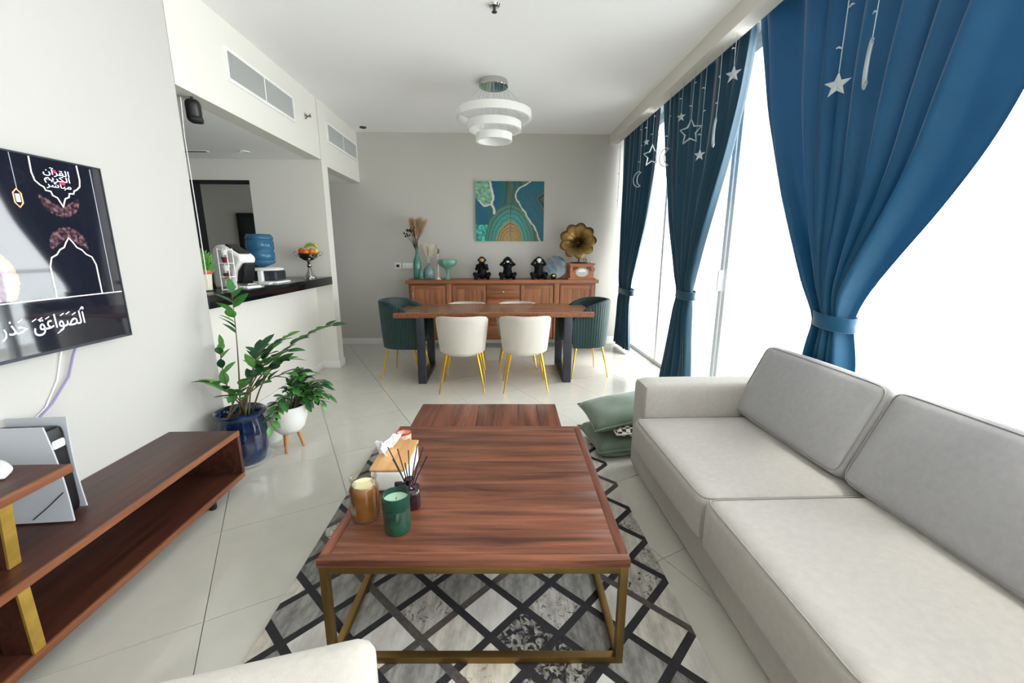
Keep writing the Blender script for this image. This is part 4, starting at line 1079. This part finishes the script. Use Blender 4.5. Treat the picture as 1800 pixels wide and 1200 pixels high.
g = G().tube([(fx-.003, 1.10, .30), (fx-.003, 1.10, .17)], .002, 5); obj('seam', g, M['piping'], sf)

# ottoman in the near left corner
ot = thing('ottoman', 'cream fabric ottoman corner at the bottom left, in front of the coffee table', 'ottoman', (-.53, .615, .0118), math.radians(13))
def place_ott(): pass
obj('cushion', G().soft((-.10, -.05, .36), (.76, .54, .19), .045, 10, (0, 0, .012)), M['ottoman'], ot)
obj('base', G().soft((-.10, -.05, .16), (.74, .52, .23), .02, 7), M['ottoman'], ot)
for x in (-.42, .22):
    for y in (-.27, .17): obj('foot', B(x-.02, x+.02, y-.02, y+.02, 0 if x > 0 else -.0116, .06), M['black'], ot)

# ------------------------------------------------------------------ rug: cowhide patches between hide bands
rug = thing('patchwork_rug', 'grey cowhide rug of diamond patches and dark bands under the coffee table', 'rug', (0, 0, 0))
rx0, rx1, ry0, ry1 = -.87, .72, .40, 2.82
obj('backing', B(rx0, rx1, ry0, ry1, .0005, .006), M['hidedark'], rug)
def hide(name, a, b, sc, spot=0.0, sp='2a2624'):
    m = mat(name, a, .8, bump=.6, bscale=240, col2=b, vscale=sc, stretch=(1, .35, 1)); N = m.node_tree.nodes; L = m.node_tree.links
    bs = N['Principled BSDF']
    oi = N.new('ShaderNodeObjectInfo'); tc = N.new('ShaderNodeTexCoord'); ad = N.new('ShaderNodeVectorMath'); sc_ = N.new('ShaderNodeVectorMath'); sc_.operation = 'SCALE'
    cbx = N.new('ShaderNodeCombineXYZ'); L.new(oi.outputs['Random'], cbx.inputs[0]); L.new(oi.outputs['Random'], cbx.inputs[1]); L.new(cbx.outputs[0], sc_.inputs[0]); sc_.inputs['Scale'].default_value = 50
    L.new(tc.outputs['Object'], ad.inputs[0]); L.new(sc_.outputs[0], ad.inputs[1])
    old = bs.inputs['Base Color'].links[0].from_socket
    if spot:
        n = N.new('ShaderNodeTexNoise'); n.inputs['Scale'].default_value = 28; n.inputs['Detail'].default_value = 6; n.inputs['Roughness'].default_value = .7; n.inputs['Distortion'].default_value = 1.2
        L.new(ad.outputs[0], n.inputs['Vector'])
        r = N.new('ShaderNodeValToRGB'); r.color_ramp.elements[0].position = 1-spot; r.color_ramp.elements[1].position = 1-spot+.05
        L.new(n.outputs['Fac'], r.inputs[0])
        mx = N.new('ShaderNodeMix'); mx.data_type = 'RGBA'; L.new(r.outputs[0], mx.inputs[0]); L.new(old, mx.inputs[6]); mx.inputs[7].default_value = lin(sp)
        old = mx.outputs[2]; L.new(old, bs.inputs['Base Color'])
    for nd in N:
        if nd.type == 'TEX_NOISE' and not spot: pass
    return m
HM = [hide('hide_pale', 'cfcac0', 'a9a49b', 40), hide('hide_grey', '9a9894', '6f6d6b', 45), hide('hide_white', 'd2cfca', 'bdb9b2', 30), hide('hide_midgrey', '86837f', '5f5c5a', 60),
      hide('hide_speckled', 'bdb9b1', '8e8a84', 50, .44, '3a3634'), hide('hide_black_streak', 'a8a49c', '55514e', 60, .52, '17151a'), hide('hide_brown_spot', 'cdc6b6', 'a8a094', 40, .40, '6b4630')]
px_ = .25; hb_ = .0155
rr_ = random.Random(21)
for i in range(-1, 14):
    for j in range(-9, 12):
        if (i+j) % 2: continue
        cx, cy = rx1-.125*i, 1.27+.125*j+.125
        cx = rx1-.125*i; d = .125-hb_*1.414
        P = [(cx-d, cy), (cx, cy-d), (cx+d, cy), (cx, cy+d)]
        C = clip(P, rx0, rx1, ry0, ry1)
        if len(C) < 3 or area(C) < .0004: continue
        k = rr_.choices(range(7), (5, 4, 2, 3, 4, 2, 1))[0]
        o = obj('hide_patch', G().prism([(x-cx, y-cy) for x, y in C], .004, .0115), HM[k], rug, 0); o.location = (cx, cy, 0)
# bands
for fam in (1, -1):
    for k in range(-16, 22):
        # line fam*x + y = c
        c = (1.27+fam*rx1)+.25*k
        L0 = [(x, c-fam*x) for x in (rx0-.3, rx1+.3)]
        w = hb_*1.414; P = [(L0[0][0], L0[0][1]-w), (L0[1][0], L0[1][1]-w), (L0[1][0], L0[1][1]+w), (L0[0][0], L0[0][1]+w)]
        C = clip(P, rx0, rx1, ry0, ry1)
        if len(C) < 3 or area(C) < .0006: continue
        obj('hide_band', G().prism(C, .005, .0105 if fam == 1 else .0100), rr_.choice((M['hidedark'], M['hidebrown'])), rug, 0)

# ------------------------------------------------------------------ coffee tables
RT = math.radians(-2.0); FZ = .0118
cf = thing('coffee_table', 'large square walnut coffee table on a brass frame', 'coffee table', (-.061, 1.692, FZ), RT)
hw, hd = .503, .525; ZT = .42-FZ; th = .028
bw = .035
n = 8
for k in range(n):
    a = -hd+.03+(2*hd-.06)*k/n; b = -hd+.03+(2*hd-.06)*(k+1)/n
    obj('top_plank', B(-hw+bw, hw-bw, a+.0006, b-.0006, ZT-th, ZT, bev=.0015), M['walnut_x'], cf)
for s in (-1, 1):
    obj('side_border', B(min(s*hw, s*(hw-bw)), max(s*hw, s*(hw-bw)), -hd+.03, hd-.03, ZT-th, ZT, bev=.003), M['walnut_y'], cf)
    obj('end_border', B(-hw, hw, min(s*hd, s*(hd-.03)), max(s*hd, s*(hd-.03)), ZT-th, ZT, bev=.003), M['walnut_x'], cf)
tb_ = .026
def frame(par, hw, hd, zt, t_=tb_, front=True, inset=.004):
    a, b = hw-inset, hd-inset
    for sx in (-1, 1):
        for sy in (-1, 1):
            obj('leg', B(min(sx*a, sx*(a-t_)), max(sx*a, sx*(a-t_)), min(sy*b, sy*(b-t_)), max(sy*b, sy*(b-t_)), 0, zt, bev=.002), M['brass'], par)
        x0, x1 = min(sx*a, sx*(a-t_)), max(sx*a, sx*(a-t_))
        obj('side_rail', B(x0, x1, -b+t_, b-t_, zt-t_, zt, bev=.002), M['brass'], par)
        obj('floor_rail', B(x0, x1, -b+t_, b-t_, 0, t_, bev=.002), M['brass'], par)
    for sy in (-1, 1):
        y0_, y1_ = min(sy*b, sy*(b-t_)), max(sy*b, sy*(b-t_))
        obj('end_rail', B(-a+t_, a-t_, y0_, y1_, zt-t_, zt, bev=.002), M['brass'], par)
        if sy < 0 and front: obj('floor_rail', B(-a+t_, a-t_, y0_, y1_, 0, t_, bev=.002), M['brass'], par)
frame(cf, hw, hd, ZT-th)
c2 = thing('nesting_table', 'smaller lower walnut table tucked behind the large coffee table', 'coffee table', (-.062, 2.47, FZ), RT)
h2w, h2d, z2 = .445, .215, .375-FZ
for k in range(7):
    a = -h2w+2*h2w*k/7; b = -h2w+2*h2w*(k+1)/7
    obj('top_plank', B(a+.0006, b-.0006, -h2d, h2d, z2-.026, z2, bev=.0015), M['walnut_y'], c2)
frame(c2, h2w, h2d, z2-.026, .022, False)

# ---- things on the coffee table
CZ = .4205
t = thing('amber_candle_jar', 'large glass jar with an amber-brown candle, nearest on the left', 'candle', (-.490, 1.412, CZ))
obj('jar', G().lathe([(.044, 0), (.05, .006), (.052, .02), (.052, .118), (.046, .132), (.044, .15), (.048, .155), (.048, .162), (.042, .162), (.040, .15), (.042, .132), (.0495, .118), (.0495, .006), (.001, .004)], 36, cap1=False), M['clear'], t, 60)
obj('wax_body', G().lathe([(.046, .006), (.0488, .02), (.0488, .116), (.041, .131), (.001, .131)], 36), M['amber'], t, 60)
obj('wax_top', G().lathe([(.039, .130), (.040, .134), (.02, .1335), (.001, .133)], 30), M['wax'], t, 60)
t = thing('green_candle_jar', 'dark green glass candle with pale wax, in front of the reed diffuser', 'candle', (-.355, 1.332, CZ))
obj('jar', G().lathe([(.044, 0), (.048, .01), (.0475, .03), (.047, .085), (.046, .092), (.001, .092)], 36), M['greenglass'], t, 60)
obj('rim', G().lathe([(.0462, .088), (.0475, .092), (.0475, .138), (.045, .139), (.044, .135), (.044, .092), (.0462, .088)], 36, cap0=False, cap1=False), glass('green_rim_glass', '2f6b58', .05, 1, .35), t, 60)
obj('wax_top', G().lathe([(.0438, .092), (.0438, .118), (.02, .116), (.001, .116)], 30), M['waxg'], t, 60)
obj('wick', G().tube([(0, 0, .115), (.002, 0, .126)], .0012, 5), M['black'], t)
t = thing('reed_diffuser', 'dark plum glass reed diffuser with black sticks', 'reed diffuser', (-.335, 1.465, CZ), .15)
obj('bottle', G().soft((0, 0, .042), (.075, .075, .084), .016, 7), M['plum'], t)
obj('neck', G().lathe([(.02, .08), (.014, .09), (.014, .112), (.019, .114), (.019, .12), (.001, .12)], 18), M['plum'], t)
for k, (dx, dy, L_) in enumerate(((-.075, .03, .24), (-.055, -.01, .21), (-.04, .03, .23), (-.01, -.03, .20), (.0, .03, .22), (.035, .01, .25), (.055, .03, .23), (.07, -.01, .21))):
    obj('reed', G().tube([(0, 0, .05), (dx*.45, dy*.45, .05+(L_-.05)*.5), (dx, dy, L_)], .0023, 6), M['reed'], t)
for k in range(5):
    a = k*1.3; obj('bow_loop', G().soft((-.03+.012*math.cos(a), -.015+.014*math.sin(a), .088+.008*k % .02), (.03, .012, .02), .005, 3, Mx=None), M['reed'], t)
t = thing('tissue_box', 'white tissue box with a bamboo lid on the left of the coffee table', 'tissue box', (-.443, 1.705, CZ), -.03)
obj('box_body', G().soft((0, 0, .045), (.142, .27, .09), .012, 7), M['whitepot'], t)
lid = obj('bamboo_lid', G().soft((0, 0, .096), (.146, .275, .014), .006, 7), M['bamboo'], t)
def tissue(cx, cy, s, seed, rot):
    P = []; F = []; n1 = 8; r = random.Random(seed)
    for i in range(n1+1):
        v = i/n1
        for j in range(7):
            u = j/6-.5; w_ = .018+.05*v*(1.1-v*.6)*s
            P.append((cx+(u*w_*2)*math.cos(rot)+.010*math.sin(u*9+v*4)*math.sin(rot)+.035*v*v*math.cos(rot), cy+u*w_*2*math.sin(rot)+.012*math.sin(u*8+v*3), .10+.09*v*s+.01*math.cos(u*6)))
    for i in range(n1):
        for j in range(6): a = i*7+j; F.append((a, a+1, a+8, a+7))
    g = G().add(P, F); o = obj('tissue', g, M['tissue'], t, 180, None); m_ = o.modifiers.new('s', 'SOLIDIFY'); m_.thickness = .0012; return o
tissue(-.045, -.01, .62, 1, 2.4); tissue(-.035, .035, .8, 2, 1.0)
cpt = thing('patterned_cup', 'small patterned cup with a red inside, behind the tissue box', 'cup', (-.462, 1.955, CZ))
M['cuppat'] = hide('cup_pattern', 'e6c7b0', 'd9a98c', 30, .46, '5a2f35')
obj('cup_body', G().lathe([(.030, 0), (.034, .004), (.036, .085), (.034, .088), (.001, .02)], 30, cap1=False), M['cuppat'], cpt, 60)
obj('red_lining', G().lathe([(.0365, .084), (.037, .09), (.033, .091), (.031, .06), (.001, .058)], 30, cap0=False), M['redcup'], cpt, 60)
obj('candle_knob', G().lathe([(.007, .055), (.008, .075), (.001, .078)], 10), M['redcup'], cpt)

# ------------------------------------------------------------------ floor cushions
def pillow(name, label, m, loc, size, rot, group=None, pipe=None):
    t = thing(name, label, 'cushion', loc, 0, group); sx, sy, sz = size; P = []; F = []; n = 16
    Mx = RZ(rot[2]) @ RY(rot[1]) @ RX(rot[0])
    for s in (1, -1):
        for i in range(n+1):
            for j in range(n+1):
                u, v = 2*i/n-1, 2*j/n-1
                e = (max(0, (1-u**4))*max(0, (1-v**4)))**.45
                pin = 1-.06*(1-abs(u))**1*abs(v)**3-.0
                x = u*(1-.07*(1-v*v)*abs(u)**2); y = v*(1-.07*(1-u*u)*abs(v)**2)
                P.append(Mx @ Vector((x*sx/2, y*sy/2, s*sz/2*e*(1+.05*math.sin(5*u+3*v)))))
    K = (n+1)**2
    for i in range(n):
        for j in range(n):
            a = i*(n+1)+j; F.append((a, a+n+1, a+n+2, a+1)); F.append((K+a, K+a+1, K+a+n+2, K+a+n+1))
    g = G().add(P, F); me = mesh('cover', g, m, 180); bm = bmesh.new(); bm.from_mesh(me); bmesh.ops.remove_doubles(bm, verts=bm.verts[:], dist=.0005); bmesh.ops.recalc_face_normals(bm, faces=bm.faces[:]); bm.to_mesh(me); bm.free(); finish(me, 180)
    link('cover', me, t)
    pts = []
    for k in range(4):
        for q in range(12):
            w_ = -1+2*q/12; u, v = ((w_, -1), (1, w_), (-w_, 1), (-1, -w_))[k]
            x = u*(1-.07*(1-v*v)*abs(u)**2); y = v*(1-.07*(1-u*u)*abs(v)**2)
            pts.append(Mx @ Vector((x*sx/2, y*sy/2, 0)))
    obj('piping', G().tube(pts, .006, 6, closed=True), pipe or m, t)
    return t
def check_mat():
    m = mat('checkered_knit', 'd8cfc0', .85); N = m.node_tree.nodes; L = m.node_tree.links
    tc = N.new('ShaderNodeTexCoord'); c = N.new('ShaderNodeTexChecker'); c.inputs['Scale'].default_value = 34; c.inputs[1].default_value = lin('ddd3c3'); c.inputs[2].default_value = lin('2b2c2c')
    L.new(tc.outputs['Object'], c.inputs[0]); L.new(c.outputs[0], N['Principled BSDF'].inputs['Base Color']); return m
pillow('floor_cushion', 'sage green velvet cushion lying flat on the floor, bottom of the pile', M['cush'], (.90, 2.80, .075), (.52, .46, .15), (0, 0, .12), 'cushions piled on the floor beyond the sofa arm')
pillow('floor_cushion', 'black and cream checkered cushion between the two green ones', check_mat(), (.98, 2.80, .185), (.42, .42, .085), (0, .02, .1), 'cushions piled on the floor beyond the sofa arm', M['cream'])
pillow('floor_cushion', 'sage green velvet cushion tilted on top of the pile', M['cush'], (.90, 2.84, .262), (.54, .46, .12), (.05, -.17, .05), 'cushions piled on the floor beyond the sofa arm')

# ------------------------------------------------------------------ plants
def leaf_mesh(L_, w, fold=.25, curl=.15, m=None):
    P = [(0, 0, 0)]; n = 5
    for i in range(1, n):
        t = i/n; ww = w/2*math.sin(PI*t**.8)**.8; z = -curl*L_*t*t
        P += [(-ww, L_*t, z+ww*fold), (0, L_*t, z), (ww, L_*t, z+ww*fold)]
    P.append((0, L_, -curl*L_)); F = [(0, 2, 1), (0, 3, 2)]
    for i in range(n-2):
        a = 1+3*i; F += [(a, a+1, a+4, a+3), (a+1, a+2, a+5, a+4)]
    a = 1+3*(n-2); e = len(P)-1; F += [(a, a+1, e), (a+1, a+2, e)]
    me = mesh('leaf', G().add(P, F), m, 180, False); return me
zz_leaves = [leaf_mesh(.085, .040, m=M['leaf']), leaf_mesh(.075, .036, m=M['leaf2']), leaf_mesh(.085, .038, m=M['leafdark'])]
def stem_path(base, tip, sag, n=12):
    b, t_ = Vector(base), Vector(tip); mid = (b+t_)/2+Vector(sag); return [b*(1-s)**2+mid*2*s*(1-s)+t_*s*s for s in [i/n for i in range(n+1)]]
def frond(par, base, tip, sag, nl, rnd, lm, start=.35, scale=1.0, r0=.006):
    path = stem_path(base, tip, sag)
    st = obj('stem', G().tube(path, [r0*(1-.7*i/12) for i in range(13)], 7), M['stem'], par, 180)
    for k in range(nl):
        s = start+(1-start)*(k+.5)/nl; i = min(11, int(s*12)); f = s*12-i; p = path[i].lerp(path[i+1], f)
        d = (path[i+1]-path[i]).normalized(); side = d.cross(Vector((0, 0, 1)))
        if side.length < .2: side = Vector((rnd.uniform(-1, 1), rnd.uniform(-1, 1), 0))
        side.normalize(); sg = 1 if k % 2 else -1
        ld = (d*.75+side*sg*.8+Vector((0, 0, rnd.uniform(-.1, .35)))+Vector((rnd.uniform(-.2, .2), rnd.uniform(-.2, .2), 0))).normalized()
        if k == nl-1: ld = d
        zax = (Vector((0, 0, 1))+Vector((rnd.uniform(-.4, .4), rnd.uniform(-.4, .4), 0))).normalized(); xax = ld.cross(zax).normalized(); zax = xax.cross(ld)
        R = Matrix((xax, ld, zax)).transposed().to_4x4()
        if (par.location+p+ld*.11*scale).x < -1.875 and par.location.y+p.y < 2.86: continue
        o = link('leaf', lm[rnd.randrange(len(lm))], st); sc = scale*rnd.uniform(.8, 1.15)*(1-.25*abs(s-.6))
        o.matrix_local = TR(*p) @ R @ Matrix.Scale(sc, 4)
def pot_set(t, prof, m, soilz, soilr, mod=None):
    obj('pot', G().lathe(prof, 60 if mod else 36, mod=mod, cap1=False), m, t, 60)
    obj('soil', G().lathe([(.001, soilz-.01), (soilr, soilz-.01), (soilr*.95, soilz), (.001, soilz+.008)], 24), M['soil'], t)
p1 = thing('zz_plant', 'tall green leafy plant in a blue glazed pot by the left wall', 'potted plant', (-1.69, 2.67, 0))
obj('saucer', G().lathe([(.13, 0), (.165, .02), (.158, .02), (.12, .008), (.001, .008)], 40), M['whitepot'], p1)
pot_set(p1, [(.105, .01), (.118, .015), (.135, .08), (.142, .18), (.138, .26), (.125, .31), (.128, .325), (.150, .335), (.152, .355), (.140, .362), (.122, .35), (.118, .30), (.001, .28)], M['bluepot'], .315, .115,
        mod=lambda a, t: 1+(.018*math.sin(18*a)*(1 if .1 < t < .42 else 0)))
r_ = random.Random(11); bz = .31
for tip, sag, nl, st in (((-.02, .12, 1.13), (.04, -.02, .05), 9, .62), ((.52, .35, .86), (-.05, 0, .22), 14, .40), ((-.10, .06, .78), (-.05, 0, .1), 9, .3),
                         ((.14, .10, .76), (.0, -.0, .15), 8, .35), ((.30, .16, .66), (-.02, 0, .2), 12, .35), ((.20, -.08, .62), (0, 0, .14), 10, .3),
                         ((.42, .12, .58), (-.02, 0, .2), 9, .35), ((-.06, -.16, .60), (0, 0, .1), 7, .35), ((.35, .02, .75), (-.02, 0, .2), 10, .4), ((.24, .26, .80), (-.02, 0, .16), 10, .4), ((.06, .2, .72), (0, 0, .12), 8, .4), ((.10, -.20, .52), (0, 0, .1), 6, .4)):
    b = Vector((r_.uniform(-.07, .07), r_.uniform(-.07, .07), bz)); frond(p1, b, tip, sag, nl, r_, zz_leaves, st, 1.5)
p2 = thing('trailing_plant', 'bushy trailing green plant in a white pot on three beech legs', 'potted plant', (-1.47, 2.84, 0))
pot_set(p2, [(.045, .13), (.07, .135), (.10, .17), (.122, .24), (.128, .325), (.130, .335), (.122, .335), (.116, .26), (.001, .24)], M['whitepot'], .30, .112)
for a in (.5, 2.6, 4.7):
    obj('leg', G().tube([(.05*math.cos(a), .05*math.sin(a), .145), (.078*math.cos(a), .078*math.sin(a), 0)], [.016, .009], 12), M['legwood'], p2)
small_leaves = [leaf_mesh(.07, .032, m=M['leaf']), leaf_mesh(.06, .03, m=M['leaf2']), leaf_mesh(.065, .028, m=M['leafdark'])]
r_ = random.Random(17)
for k in range(27):
    a = r_.uniform(-1.9, 1.9)-.2; L_ = r_.uniform(.14, .33); up = r_.uniform(.0, .22)
    tip = Vector((math.cos(a)*L_, math.sin(a)*L_*.8, .33+up-.25*max(0, L_-.2)*3)); b = Vector((.05*math.cos(a), .05*math.sin(a), .30))
    frond(p2, b, tip, (0, 0, .14), 8, r_, small_leaves, .3, 1.25, .004)
p3 = thing('white_bucket', 'plain white pot standing behind the blue and white plant pots', 'plant pot', (-1.69, 2.98, 0))
obj('pot', G().lathe([(.07, 0), (.075, .005), (.092, .22), (.096, .225), (.09, .225), (.07, .02), (.001, .02)], 30, cap1=False), M['whitepot'], p3, 60)
obj('rim', G().lathe([(.094, .21), (.1, .212), (.1, .228), (.092, .23), (.094, .21)], 30, cap0=False, cap1=False), M['whitepot'], p3, 60)
